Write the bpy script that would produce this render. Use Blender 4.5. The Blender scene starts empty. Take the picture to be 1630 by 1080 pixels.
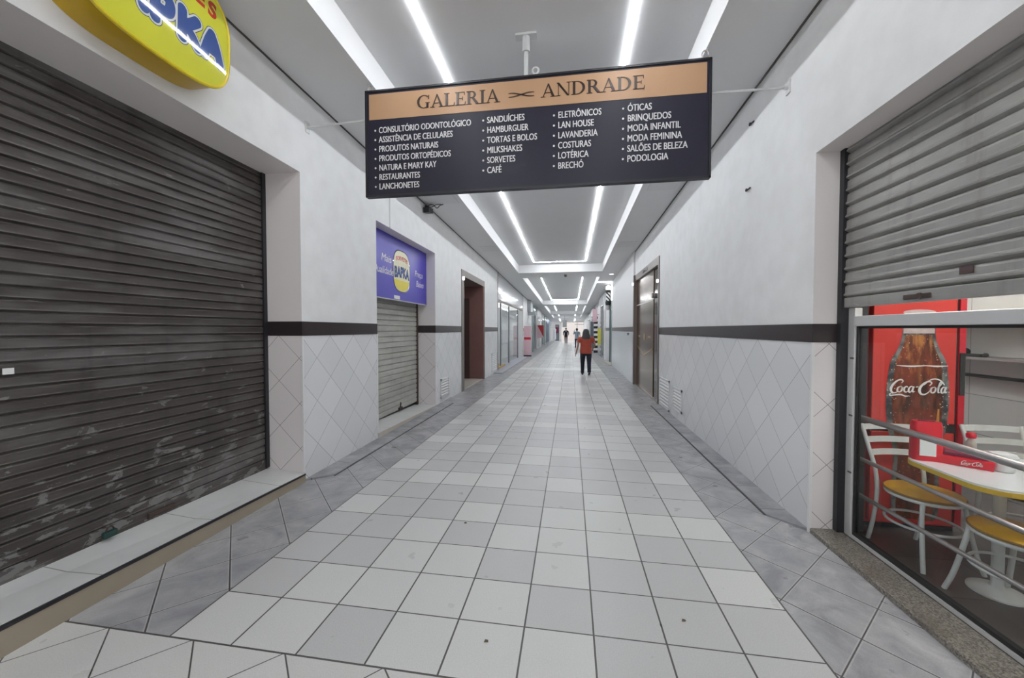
import bpy, bmesh, math, random
from mathutils import Vector, Matrix
random.seed(7)
PI = math.pi
S = bpy.context.scene
COL = S.collection

# ------------------------------------------------------------------ camera, world, exposure
CAM_H = 1.6
cam_data = bpy.data.cameras.new('camera')
cam = bpy.data.objects.new('camera', cam_data)
COL.objects.link(cam)
cam_data.sensor_width = 36.0
cam_data.lens = 600.0 / 1630.0 * 36.0
cam_data.clip_start = 0.02
cam_data.clip_end = 400
_vp = Vector((908 - 815, 540 - 525, 600.0)).normalized()
_th = math.atan2(15.0, 600.0)
_z = Vector((0, math.cos(_th), -math.sin(_th)))
_z = (_z - _vp * _z.dot(_vp)).normalized()
_x = -_vp.cross(_z)
cam.matrix_world = Matrix(((_x[0], _x[1], -_x[2], 0), (_vp[0], _vp[1], -_vp[2], 0), (_z[0], _z[1], -_z[2], CAM_H), (0, 0, 0, 1)))
S.camera = cam

LED_POWER = 84.0
w = bpy.data.worlds.new('daylight'); S.world = w
w.use_nodes = True
w.node_tree.nodes['Background'].inputs[0].default_value = (1.0, 0.985, 0.975, 1)
w.node_tree.nodes['Background'].inputs[1].default_value = 1.2
S.view_settings.view_transform = 'Standard'
S.view_settings.look = 'None'
S.view_settings.gamma = 1.0
S.view_settings.use_curve_mapping = False
S.view_settings.exposure = 0.07

# ------------------------------------------------------------------ node helpers
class NT:
    def __init__(s, name):
        s.mat = bpy.data.materials.new(name); s.mat.use_nodes = True
        s.t = s.mat.node_tree
        s.b = s.t.nodes['Principled BSDF']
        s.out = s.t.nodes['Material Output']
    def n(s, kind): return s.t.nodes.new(kind)
    def put(s, sock, v):
        if isinstance(v, bpy.types.NodeSocket): s.t.links.new(v, sock)
        elif isinstance(v, (tuple, list)) and len(v) == 3 and sock.type == 'RGBA': sock.default_value = (*v, 1)
        else: sock.default_value = v
    def m(s, op, a, b=0.0, c=None):
        n = s.n('ShaderNodeMath'); n.operation = op
        s.put(n.inputs[0], a); s.put(n.inputs[1], b)
        if c is not None: s.put(n.inputs[2], c)
        return n.outputs[0]
    def xyz(s, kind='Object'):
        tc = s.n('ShaderNodeTexCoord'); sp = s.n('ShaderNodeSeparateXYZ')
        s.t.links.new(tc.outputs[kind], sp.inputs[0])
        s.co = tc.outputs[kind]
        return sp.outputs
    def noise(s, scale, detail=3, rough=0.5, vec=None, d=0.0):
        n = s.n('ShaderNodeTexNoise'); n.inputs['Scale'].default_value = scale
        n.inputs['Detail'].default_value = detail; n.inputs['Roughness'].default_value = rough
        n.inputs['Distortion'].default_value = d
        if vec is None:
            tc = s.n('ShaderNodeTexCoord'); vec = tc.outputs['Object']
        s.t.links.new(vec, n.inputs['Vector'])
        return n.outputs[0]
    def mapv(s, scale=(1, 1, 1)):
        tc = s.n('ShaderNodeTexCoord'); mp = s.n('ShaderNodeMapping')
        mp.inputs['Scale'].default_value = scale
        s.t.links.new(tc.outputs['Object'], mp.inputs[0])
        return mp.outputs[0]
    def rng(s, v, a, b, c=0.0, d=1.0):
        n = s.n('ShaderNodeMapRange'); s.put(n.inputs[0], v)
        n.inputs[1].default_value = a; n.inputs[2].default_value = b
        n.inputs[3].default_value = c; n.inputs[4].default_value = d
        return n.outputs[0]
    def mix(s, f, a, b):
        n = s.n('ShaderNodeMix'); n.data_type = 'RGBA'
        s.put(n.inputs[0], f); s.put(n.inputs[6], a); s.put(n.inputs[7], b)
        return n.outputs[2]
    def joint(s, u, pitch, off, width):
        """1 on the joint lines u = off + k*pitch"""
        f = s.m('FRACT', s.m('DIVIDE', s.m('SUBTRACT', u, off), pitch))
        d = s.m('MULTIPLY', s.m('MINIMUM', f, s.m('SUBTRACT', 1.0, f)), pitch)
        return s.m('LESS_THAN', d, width * 0.5)
    def cell(s, u, pitch, off): return s.m('FLOOR', s.m('DIVIDE', s.m('SUBTRACT', u, off), pitch))
    def rand2(s, a, b):
        c = s.n('ShaderNodeCombineXYZ'); s.put(c.inputs[0], a); s.put(c.inputs[1], b)
        wn = s.n('ShaderNodeTexWhiteNoise'); wn.noise_dimensions = '2D'
        s.t.links.new(c.outputs[0], wn.inputs['Vector'])
        return wn.outputs[0]
    def base(s, c): s.put(s.b.inputs['Base Color'], c)
    def rough(s, v): s.put(s.b.inputs['Roughness'], v)
    def metal(s, v): s.put(s.b.inputs['Metallic'], v)
    def bump(s, h, strength=0.2, dist=0.01):
        n = s.n('ShaderNodeBump'); n.inputs['Strength'].default_value = strength
        n.inputs['Distance'].default_value = dist
        s.put(n.inputs['Height'], h); s.t.links.new(n.outputs[0], s.b.inputs['Normal'])

def simple(name, col, rough=0.5, metal=0.0, var=0.08, scale=9.0, spec=0.5, coat=0.0):
    t = NT(name)
    n = t.noise(scale)
    dk = tuple(c * (1 - var) for c in col); lt = tuple(min(1, c * (1 + var)) for c in col)
    t.base(t.mix(n, dk, lt)); t.rough(rough); t.metal(metal)
    t.b.inputs['Specular IOR Level'].default_value = spec
    t.b.inputs['Coat Weight'].default_value = coat
    t.b.inputs['Coat Roughness'].default_value = 0.03
    return t.mat
def emit(name, col, power):
    t = NT(name); t.base((0.9, 0.9, 0.9))
    t.b.inputs['Emission Color'].default_value = (*col, 1); t.b.inputs['Emission Strength'].default_value = power
    return t.mat

M = {}
JOINT = (0.10, 0.10, 0.105)
def wall_mat(name, off_a, off_b, xa, xb, split=1.535):
    """painted plaster above, white ceramic tiles laid on the diagonal below"""
    t = NT(name); x, y, z = t.xyz()
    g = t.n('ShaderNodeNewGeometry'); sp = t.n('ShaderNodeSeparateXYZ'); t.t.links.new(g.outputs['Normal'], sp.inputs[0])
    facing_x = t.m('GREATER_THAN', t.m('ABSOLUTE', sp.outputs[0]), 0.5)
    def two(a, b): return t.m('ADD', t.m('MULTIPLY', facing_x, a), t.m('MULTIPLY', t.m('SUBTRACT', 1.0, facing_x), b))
    su = t.m('ADD', z, two(y, x)); df = t.m('SUBTRACT', z, two(y, x))
    oa = two(off_a, xa); ob = two(off_b, xb)
    P = 0.475
    j = t.m('MAXIMUM', t.joint(su, P, oa, 0.0058), t.joint(df, P, ob, 0.0058))
    rnd = t.rand2(t.cell(su, P, oa), t.cell(df, P, ob))
    tilec = t.mix(rnd, (0.73, 0.735, 0.75), (0.79, 0.79, 0.80))
    dirt = t.rng(t.noise(5, 5), 0.35, 0.75)
    jc = t.mix(t.noise(2.2, 3), (0.23, 0.22, 0.22), (0.46, 0.45, 0.45))
    tilec = t.mix(j, tilec, jc)
    pl = t.mix(dirt, (0.80, 0.80, 0.80), (0.74, 0.735, 0.735))
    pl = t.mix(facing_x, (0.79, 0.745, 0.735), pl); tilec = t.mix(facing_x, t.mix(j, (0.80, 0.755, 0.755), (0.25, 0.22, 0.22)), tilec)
    low = t.m('LESS_THAN', z, split)
    t.base(t.mix(low, pl, tilec))
    t.rough(t.rng(low, 0, 1, 0.62, 0.22))
    t.b.inputs['Specular IOR Level'].default_value = 0.4
    t.bump(t.m('ADD', t.m('MULTIPLY', t.noise(45, 4), t.m('SUBTRACT', 1.0, low)), t.m('MULTIPLY', j, -0.6)), 0.18, 0.004)
    return t.mat
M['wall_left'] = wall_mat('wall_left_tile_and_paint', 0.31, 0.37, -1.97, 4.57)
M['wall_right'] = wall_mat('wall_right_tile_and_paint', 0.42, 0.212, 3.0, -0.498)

def floor_mat():
    t = NT('floor_tiles'); x, y, z = t.xyz()
    PX, PY = 0.3644, 0.3465
    main_x = t.m('MULTIPLY', t.m('GREATER_THAN', x, -2.06), t.m('LESS_THAN', x, 1.2196))
    front = t.m('LESS_THAN', y, 1.628)
    # square white tiles down the middle
    j1 = t.m('MAXIMUM', t.joint(x, PX, -2.06, 0.0095), t.joint(y, PY, 1.628, 0.0075))
    r1 = t.rand2(t.cell(x, PX, -2.06), t.cell(y, PY, 1.628))
    pick = t.m('GREATER_THAN', r1, 0.55)
    speck = t.rng(t.noise(160, 2), 0.3, 0.7, 0.93, 1.06)
    c1 = t.mix(pick, (0.565, 0.56, 0.555), (0.67, 0.668, 0.65))
    near_far = t.m('MULTIPLY', t.m('GREATER_THAN', y, 14.95), t.m('LESS_THAN', y, 15.75))
    c1 = t.mix(near_far, c1, (0.80, 0.80, 0.79))
    j1 = t.m('MULTIPLY', j1, t.m('SUBTRACT', 1.0, near_far))
    # grey stone diagonals along the walls
    left = t.m('LESS_THAN', x, 0.0)
    def sel(a, b): return t.m('ADD', t.m('MULTIPLY', left, a), t.m('MULTIPLY', t.m('SUBTRACT', 1.0, left), b))
    su = t.m('ADD', x, y); df = t.m('SUBTRACT', y, x)
    oa, ob = sel(0.423, 0.13), sel(0.041, 0.165)
    G = 0.5035
    j2 = t.m('MAXIMUM', t.joint(su, G, oa, 0.012), t.joint(df, G, ob, 0.009))
    edge2 = t.m('MAXIMUM', t.joint(su, G, oa, 0.03), t.joint(df, G, ob, 0.026))
    r2 = t.rand2(t.cell(su, G, oa), t.cell(df, G, ob))
    cloud = t.rng(t.noise(3.2, 6, 0.65, d=0.6), 0.35, 0.68)
    c2 = t.mix(cloud, (0.25, 0.25, 0.265), (0.50, 0.495, 0.50))
    c2 = t.mix(t.m('MULTIPLY', r2, 0.35), c2, (0.36, 0.36, 0.37))
    c2 = t.mix(t.m('MULTIPLY', edge2, 0.35), c2, (0.6, 0.6, 0.6))
    # white diagonal tiles in front
    F = 0.5245
    j3 = t.m('MAXIMUM', t.joint(su, F, 0.242, 0.010), t.joint(df, F, 0.398, 0.008))
    r3 = t.rand2(t.cell(su, F, 0.242), t.cell(df, F, 0.398))
    c3 = t.mix(t.m('MULTIPLY', r3, t.noise(2, 3)), (0.68, 0.675, 0.655), (0.60, 0.585, 0.57))
    fx = t.m('MULTIPLY', front, t.m('LESS_THAN', x, 1.22))
    col = t.mix(main_x, c2, c1); jj = t.m('ADD', t.m('MULTIPLY', main_x, j1), t.m('MULTIPLY', t.m('SUBTRACT', 1.0, main_x), j2))
    col = t.mix(fx, col, c3); jj = t.m('ADD', t.m('MULTIPLY', fx, j3), t.m('MULTIPLY', t.m('SUBTRACT', 1.0, fx), jj))
    ln = t.m('MAXIMUM', t.m('LESS_THAN', t.m('ABSOLUTE', t.m('SUBTRACT', y, 1.628)), 0.005),
             t.m('MULTIPLY', t.m('SUBTRACT', 1.0, front), t.m('MAXIMUM', t.m('LESS_THAN', t.m('ABSOLUTE', t.m('ADD', x, 2.06)), 0.005), t.m('LESS_THAN', t.m('ABSOLUTE', t.m('SUBTRACT', x, 1.2196)), 0.005))))
    jj = t.m('MAXIMUM', jj, ln)
    jj = t.m('MINIMUM', jj, 1.0)
    n = t.n('ShaderNodeMix'); n.data_type = 'RGBA'; n.blend_type = 'MULTIPLY'; n.inputs[0].default_value = 1
    t.put(n.inputs[6], col); c = t.n('ShaderNodeCombineXYZ')
    for i in range(3): t.put(c.inputs[i], speck)
    t.put(n.inputs[7], c.outputs[0])
    t.base(t.mix(jj, n.outputs[2], (0.085, 0.08, 0.075)))
    t.rough(t.rng(t.noise(7, 4), 0.3, 0.7, 0.27, 0.45))
    t.b.inputs['Specular IOR Level'].default_value = 0.45
    t.bump(t.m('MULTIPLY', jj, -1.0), 0.25, 0.004)
    return t.mat
M['floor'] = floor_mat()

def shutter_mat(name, base, scuff, lo, hi, rough=0.45, metal=0.3, stain=(0.1, 0.08, 0.07), stain_amt=0.25, worn=None):
    t = NT(name); x, y, z = t.xyz()
    v = t.mapv((1, 1.1, 4.0))
    big = t.noise(1.1, 5, 0.6, v)
    c = t.mix(t.rng(big, 0.35, 0.65), base, tuple(b * 1.35 for b in base))
    chips = t.m('GREATER_THAN', t.noise(5.5, 5, 0.66, t.mapv((1, 1.0, 2.2)), 0.5), t.m('ADD', 0.50, t.rng(z, lo - 0.45, lo + 0.9, 0.055, 0.19)))
    top_chips = t.m('MULTIPLY', t.m('GREATER_THAN', t.noise(4.5, 4, 0.62, v, 0.4), 0.69), t.m('GREATER_THAN', z, hi))
    c = t.mix(t.m('MULTIPLY', t.m('MAXIMUM', chips, top_chips), 0.85), c, scuff)
    haze = t.m('MULTIPLY', t.rng(t.noise(0.9, 4, 0.6, t.mapv((1, 0.8, 3.0))), 0.48, 0.68), 0.6)
    c = t.mix(haze, c, scuff)
    runs = t.rng(t.noise(2.0, 4, 0.6, t.mapv((1, 5, 0.35))), 0.55, 0.75)
    c = t.mix(t.m('MULTIPLY', runs, stain_amt), c, stain)
    if worn:
        e = t.m('MAXIMUM', t.joint(z, worn[0], worn[1], 0.0045), t.joint(z, worn[0], worn[2], 0.003))
        c = t.mix(t.m('MULTIPLY', e, t.rng(t.noise(2.5, 4, 0.6, t.mapv((1, 1, 3))), 0.42, 0.62, 0.05, 0.8)), c, (0.21, 0.19, 0.165))
    t.base(c); t.rough(rough); t.metal(metal)
    return t.mat
M['shutter_dark'] = shutter_mat('brown_black_painted_shutter', (0.050, 0.042, 0.039), (0.22, 0.215, 0.21), 0.62, 1.2, 0.36, 0.10, (0.024, 0.019, 0.018), 0.45, (0.0735, 0.245, 0.294))
M['shutter_grey'] = shutter_mat('galvanised_shutter', (0.285, 0.28, 0.265), (0.40, 0.40, 0.385), -1, 9, 0.42, 0.35, (0.16, 0.13, 0.115), 0.4)
M['shutter_cream'] = shutter_mat('cream_grey_shutter', (0.40, 0.395, 0.365), (0.5, 0.5, 0.48), -1, 9, 0.5, 0.2, (0.25, 0.22, 0.18), 0.3)

M['ceiling'] = simple('ceiling_paint', (0.75, 0.75, 0.755), 0.75, var=0.025, scale=2)
M['stripe'] = simple('dark_glazed_tile_stripe', (0.028, 0.020, 0.022), 0.28, var=0.2, scale=3)
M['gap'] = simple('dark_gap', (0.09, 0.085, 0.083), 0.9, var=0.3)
M['led'] = emit('led_light', (0.93, 0.965, 1.0), LED_POWER)
M['led_far'] = emit('led_light_end', (0.93, 0.965, 1.0), 4.0)
M['tube'] = emit('fluorescent_tube', (1.0, 0.98, 0.93), 80.0)
M['alu'] = simple('white_aluminium', (0.62, 0.62, 0.62), 0.35, 0.25, 0.05)
M['steel'] = simple('brushed_steel', (0.46, 0.42, 0.415), 0.32, 0.85, 0.12)
M['rod'] = simple('white_painted_steel', (0.62, 0.62, 0.62), 0.45, 0.1, 0.06)
M['black'] = simple('black_paint', (0.018, 0.018, 0.022), 0.4, 0, 0.1)
M['rubber'] = simple('dark_rubber', (0.02, 0.02, 0.02), 0.7)
M['white_plastic'] = simple('white_plastic', (0.75, 0.75, 0.75), 0.4, 0, 0.03)
M['white_metal'] = simple('white_enamel', (0.76, 0.77, 0.77), 0.32, 0, 0.04)
M['chair_paint'] = simple('worn_white_chair_paint', (0.68, 0.69, 0.68), 0.4, 0, 0.14, 14)
M['yellow_seat'] = simple('yellow_laminate', (0.66, 0.37, 0.03), 0.35, 0, 0.12, 6)
M['yellow_edge'] = simple('yellow_edge_band', (0.62, 0.40, 0.04), 0.4, 0, 0.06)
M['wood_edge'] = simple('brown_wood_edge', (0.30, 0.16, 0.04), 0.5, 0, 0.2)
M['table_white'] = simple('white_laminate', (0.78, 0.79, 0.80), 0.22, 0, 0.03)
M['red_plastic'] = simple('red_plastic', (0.62, 0.015, 0.03), 0.3, 0, 0.06)
M['cooler_red'] = simple('cooler_red_film', (0.56, 0.045, 0.038), 0.3, 0, 0.06, 3)
M['cooler_side'] = simple('cooler_red_side', (0.52, 0.02, 0.035), 0.35, 0, 0.06, 3)
M['sign_black'] = simple('sign_navy_black_film', (0.021, 0.020, 0.036), 0.40, 0, 0.06, 3, spec=0.3)
M['sign_gold'] = simple('sign_copper_film', (0.50, 0.30, 0.17), 0.42, 0.05, 0.05, 3)
M['sign_white'] = simple('sign_white_lettering', (0.80, 0.79, 0.78), 0.4, 0, 0.02)
M['sign_brown'] = simple('sign_dark_brown_lettering', (0.035, 0.018, 0.012), 0.35, 0, 0.1)
M['yellow_face'] = simple('yellow_green_acrylic', (0.60, 0.60, 0.035), 0.025, 0, 0.03, 2, spec=0.6, coat=0.6)
M['yellow_side'] = simple('amber_acrylic_side', (0.52, 0.33, 0.01), 0.3, 0, 0.08, 2)
M['yellow_rim'] = simple('yellow_rim', (0.66, 0.52, 0.02), 0.25, 0, 0.05)
M['logo_blue'] = simple('logo_blue', (0.03, 0.075, 0.27), 0.025, 0, 0.12, 8, spec=0.6, coat=0.6)
M['logo_white'] = simple('logo_outline', (0.62, 0.64, 0.60), 0.025, 0, 0.03, 2, spec=0.6, coat=0.6)
M['logo_navy'] = simple('logo_navy_outline', (0.03, 0.05, 0.12), 0.025, 0, 0.03, 2, spec=0.6, coat=0.6)
M['logo_red'] = simple('logo_red', (0.42, 0.03, 0.02), 0.1, 0, 0.05)
M['banner_blue'] = simple('banner_blue_vinyl', (0.060, 0.045, 0.42), 0.3, 0, 0.10, 2.0)
M['banner_yellow'] = simple('banner_yellow', (0.75, 0.62, 0.05), 0.4, 0, 0.08, 4)
M['banner_cream'] = simple('banner_cream', (0.78, 0.74, 0.52), 0.4, 0, 0.05, 4)
M['tan_face'] = simple('tan_step_face', (0.33, 0.28, 0.215), 0.5, 0, 0.10, 5)
M['bronze'] = simple('bronze_frame_metal', (0.20, 0.165, 0.15), 0.42, 0.55, 0.12, 5)
M['bronze_light'] = simple('bronze_grey_frame', (0.21, 0.185, 0.17), 0.42, 0.5, 0.12, 5)
M['bronze_panel'] = simple('bronze_mirror_panel', (0.14, 0.092, 0.052), 0.16, 0.6, 0.25, 2.5)
M['bronze_dark'] = simple('dark_bronze_glass', (0.035, 0.025, 0.022), 0.06, 0.2, 0.2, 2)
M['brown_wall'] = simple('brown_laminate_wall', (0.22, 0.115, 0.10), 0.35, 0, 0.12, 3)
M['brown_dark'] = simple('dark_brown_laminate', (0.075, 0.042, 0.04), 0.35, 0, 0.12, 3)
M['cream'] = simple('cream_step', (0.52, 0.48, 0.42), 0.5)
M['gold'] = simple('gold_line', (0.75, 0.55, 0.28), 0.25, 0.8)
M['skin'] = simple('skin', (0.40, 0.235, 0.165), 0.5, 0, 0.06, 20)
M['hair'] = simple('dark_grey_hair', (0.055, 0.055, 0.06), 0.55, 0, 0.35, 40)
M['hair_black'] = simple('black_hair', (0.02, 0.018, 0.017), 0.5, 0, 0.3, 40)
M['blouse'] = simple('orange_red_blouse', (0.42, 0.075, 0.045), 0.8, 0, 0.14, 12)
M['jeans'] = simple('navy_trousers', (0.014, 0.017, 0.034), 0.75, 0, 0.2, 14)
M['suit'] = simple('navy_suit', (0.012, 0.013, 0.022), 0.7, 0, 0.2, 14)
M['shirt_blue'] = simple('pale_blue_shirt', (0.34, 0.41, 0.50), 0.75, 0, 0.1, 12)
M['shoe'] = simple('black_shoe', (0.01, 0.01, 0.012), 0.4)
M['eye'] = simple('eye', (0.03, 0.02, 0.02), 0.2)
M['lip'] = simple('lip', (0.30, 0.12, 0.10), 0.5)
M['pink'] = simple('pink_paint', (0.62, 0.22, 0.25), 0.5)
M['pale_pink'] = simple('pale_pink', (0.74, 0.50, 0.56), 0.5)
M['red'] = simple('red_paint', (0.50, 0.02, 0.03), 0.5)
M['teal'] = simple('teal_glass_door', (0.24, 0.33, 0.33), 0.2)
M['slate'] = simple('slate_door', (0.16, 0.18, 0.20), 0.3)
M['blue_grey'] = simple('blue_grey_fascia', (0.20, 0.25, 0.36), 0.4)
M['maroon'] = simple('maroon_cloth', (0.16, 0.02, 0.05), 0.8)
M['white_cloth'] = simple('white_cloth', (0.82, 0.84, 0.86), 0.8)
M['yellow_sign'] = simple('yellow_banner', (0.72, 0.68, 0.10), 0.4, 0, 0.15, 4)
M['white_gloss'] = simple('white_gloss_panel', (0.74, 0.75, 0.76), 0.12, 0, 0.02, 2, coat=0.4)
M['lavender'] = simple('lavender_grey_stone', (0.42, 0.42, 0.47), 0.35)
M['ochre'] = simple('ochre_tile', (0.50, 0.34, 0.12), 0.5, 0, 0.2)
M['facade'] = simple('pale_facade_paint', (0.82, 0.80, 0.79), 0.7, 0, 0.04, 1)
M['street'] = simple('pinkish_paving', (0.60, 0.54, 0.525), 0.7, 0, 0.08, 2)
M['paper'] = simple('white_paper', (0.82, 0.82, 0.80), 0.8)
M['leaf'] = simple('brown_dry_leaf', (0.12, 0.09, 0.06), 0.8)
M['padlock'] = simple('green_padlock', (0.008, 0.042, 0.036), 0.4, 0.1, 0.2)
M['rust'] = simple('rusty_latch', (0.09, 0.065, 0.055), 0.6, 0.4, 0.3, 20)
M['laptop_grey'] = simple('grey_cabinet', (0.36, 0.37, 0.37), 0.35)
M['dark_reveal'] = simple('dark_reveal_paint', (0.035, 0.035, 0.038), 0.3, 0, 0.2, 5)
M['shelf_yellow'] = simple('yellowish_shelf_edge', (0.62, 0.52, 0.26), 0.4)
M['hatch'] = simple('hatch_paint', (0.70, 0.70, 0.705), 0.7, 0, 0.02)

def tile_plane_mat(name, axes, p, w, a, b, jc, rough, ratio=1.0):
    t = NT(name); c = t.xyz()
    u, v = c[axes[0]], c[axes[1]]
    j = t.m('MAXIMUM', t.joint(u, p, 0.13, w), t.joint(v, p * ratio, 0.07, w))
    r = t.rand2(t.cell(u, p, 0.13), t.cell(v, p * ratio, 0.07))
    t.base(t.mix(j, t.mix(t.m('MULTIPLY', t.m('ADD', r, t.noise(3, 5)), 0.5), a, b), jc)); t.rough(rough)
    t.bump(t.m('MULTIPLY', j, -1.0), 0.2, 0.004)
    return t.mat
M['shop_floor'] = tile_plane_mat('dark_slate_shop_floor', (0, 1), 0.42, 0.008, (0.055, 0.042, 0.040), (0.14, 0.12, 0.112), (0.04, 0.035, 0.03), 0.28)
M['shop_wall'] = tile_plane_mat('grey_shop_wall_tiles', (1, 2), 0.52, 0.007, (0.60, 0.615, 0.615), (0.68, 0.69, 0.69), (0.30, 0.30, 0.30), 0.25, 0.8)

def sill_mat():
    t = NT('white_step_tiles'); x, y, z = t.xyz()
    c = t.mix(t.rng(t.noise(4, 5), 0.3, 0.7), (0.66, 0.66, 0.65), (0.74, 0.74, 0.73))
    t.base(t.mix(t.joint(y, 0.70, 0.6, 0.006), c, (0.25, 0.24, 0.23))); t.rough(0.3); return t.mat
M['sill_white'] = sill_mat()
def granite():
    t = NT('speckled_granite'); x, y, z = t.xyz()
    a = t.noise(95, 3, 0.7); b = t.noise(6, 4)
    c = t.mix(t.rng(a, 0.38, 0.62), (0.085, 0.075, 0.065), (0.33, 0.30, 0.26))
    c = t.mix(t.rng(b, 0.5, 0.75, 0, 0.6), c, (0.12, 0.10, 0.08))
    t.base(c); t.rough(0.3); return t.mat
M['granite'] = granite()
def strip_stone():
    t = NT('grey_stone_kerb_tiles'); x, y, z = t.xyz()
    cl = t.rng(t.noise(3.4, 6, 0.65), 0.35, 0.68)
    c = t.mix(cl, (0.22, 0.22, 0.235), (0.42, 0.42, 0.43))
    chip = t.m('GREATER_THAN', t.noise(9, 5, 0.7), 0.70)
    c = t.mix(chip, c, (0.7, 0.7, 0.7))
    t.base(t.mix(t.joint(y, 0.5, 0.1, 0.007), c, (0.1, 0.1, 0.1))); t.rough(0.4); return t.mat
M['strip'] = strip_stone()
def cola_mat():
    t = NT('cola_bottle_print'); x, y, z = t.xyz()
    v = t.mapv((9, 9, 2.4))
    n = t.noise(1.6, 5, 0.65, v)
    c = t.mix(t.rng(n, 0.38, 0.60), (0.040, 0.012, 0.008), (0.20, 0.035, 0.015))
    c = t.mix(t.m('MULTIPLY', t.rng(t.noise(2.6, 4, 0.6, v), 0.48, 0.66), t.rng(z, 1.1, 1.5, 0.25, 1.0)), c, (0.46, 0.19, 0.05))
    c = t.mix(t.m('GREATER_THAN', t.noise(60, 2), 0.71), c, (0.6, 0.5, 0.42))
    t.base(c); t.rough(0.3); return t.mat
M['cola'] = cola_mat()
def bottle_edge_mat():
    t = NT('bottle_glass_print'); n = t.noise(14, 4)
    t.base(t.mix(t.rng(n, 0.4, 0.62), (0.04, 0.04, 0.045), (0.24, 0.25, 0.24))); t.rough(0.3); return t.mat
M['bottle_edge'] = bottle_edge_mat()
M['bottle_neck'] = simple('bottle_neck_print', (0.55, 0.45, 0.44), 0.3, 0, 0.35, 22)
M['amber'] = simple('amber_print', (0.50, 0.23, 0.05), 0.3, 0, 0.4, 25)

def glass_mat(name, tint, refl=1.0):
    t = NT(name); t.t.nodes.remove(t.b)
    tr = t.n('ShaderNodeBsdfTransparent'); tr.inputs[0].default_value = (*tint, 1)
    gl = t.n('ShaderNodeBsdfGlossy'); gl.inputs['Roughness'].default_value = 0.02
    fr = t.n('ShaderNodeFresnel'); fr.inputs[0].default_value = 1.45
    mx = t.n('ShaderNodeMixShader')
    gm = t.n('ShaderNodeNewGeometry')
    t.t.links.new(t.m('MULTIPLY', t.m('MULTIPLY', fr.outputs[0], refl), t.m('SUBTRACT', 1.0, gm.outputs['Backfacing'])), mx.inputs[0])
    t.t.links.new(tr.outputs[0], mx.inputs[1]); t.t.links.new(gl.outputs[0], mx.inputs[2])
    t.t.links.new(mx.outputs[0], t.out.inputs[0])
    return t.mat
M['glass'] = glass_mat('clear_glass', (0.93, 0.95, 0.95), 0.8)
M['globe'] = emit('lit_white_globe', (1, 1, 1), 3.0)
M['globe_dim'] = emit('shop_lamp_panel', (1, 0.99, 0.97), 0.9)
M['spot'] = emit('small_spot_lens', (1, 0.98, 0.95), 4.0)

# ------------------------------------------------------------------ mesh helpers
def BM(): return bmesh.new()
def hexa(bm, p):
    v = [bm.verts.new(q) for q in p]
    for f in ((0, 3, 2, 1), (4, 5, 6, 7), (0, 1, 5, 4), (1, 2, 6, 5), (2, 3, 7, 6), (3, 0, 4, 7)):
        bm.faces.new([v[i] for i in f])
    return v
def box(bm, x0, x1, y0, y1, z0, z1, bev=0.0):
    x0, x1 = sorted((x0, x1)); y0, y1 = sorted((y0, y1)); z0, z1 = sorted((z0, z1))
    b2 = bmesh.new() if bev else bm
    hexa(b2, [(x0, y0, z0), (x1, y0, z0), (x1, y1, z0), (x0, y1, z0), (x0, y0, z1), (x1, y0, z1), (x1, y1, z1), (x0, y1, z1)])
    if bev:
        bmesh.ops.bevel(b2, geom=b2.edges[:], offset=bev, segments=2, affect='EDGES', profile=0.5)
        merge(bm, b2)
    return bm
def merge(bm, b2):
    me = bpy.data.meshes.new('tmp'); b2.to_mesh(me); b2.free(); bm.from_mesh(me); bpy.data.meshes.remove(me)
CS = 0.0265
def zc(y): return 4.12 - CS * (y - 2.5)
def cbox(bm, x0, x1, y0, y1, h0, h1):
    """box that follows the gently falling ceiling; h measured from the soffit"""
    hexa(bm, [(x0, y0, zc(y0) + h0), (x1, y0, zc(y0) + h0), (x1, y1, zc(y1) + h0), (x0, y1, zc(y1) + h0),
              (x0, y0, zc(y0) + h1), (x1, y0, zc(y0) + h1), (x1, y1, zc(y1) + h1), (x0, y1, zc(y1) + h1)])
def frame_from(d):
    d = d.normalized(); a = Vector((0, 0, 1)) if abs(d.z) < 0.9 else Vector((1, 0, 0))
    u = d.cross(a).normalized(); return u, d.cross(u).normalized()
def tube(bm, pts, r, seg=10, closed=False, squash=1.0):
    pts = [Vector(p) for p in pts]; n = len(pts)
    rs = r if isinstance(r, (list, tuple)) else [r] * n
    rings = []; u = None
    for i, p in enumerate(pts):
        d = (pts[(i + 1) % n] - pts[i - 1]) if closed else (pts[min(i + 1, n - 1)] - pts[max(i - 1, 0)])
        if u is None: u, v = frame_from(d)
        else:
            u = (u - d.normalized() * u.dot(d.normalized())).normalized(); v = d.normalized().cross(u)
        rings.append([bm.verts.new(p + u * math.cos(2 * PI * k / seg) * rs[i] + v * math.sin(2 * PI * k / seg) * rs[i] * squash) for k in range(seg)])
    m = n if closed else n - 1
    for i in range(m):
        a, b = rings[i], rings[(i + 1) % n]
        for k in range(seg): bm.faces.new((a[k], a[(k + 1) % seg], b[(k + 1) % seg], b[k]))
    if not closed:
        bm.faces.new(rings[0][::-1]); bm.faces.new(rings[-1])
    return bm
def cyl(bm, a, b, r, seg=16): return tube(bm, [a, b], r, seg)
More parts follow.
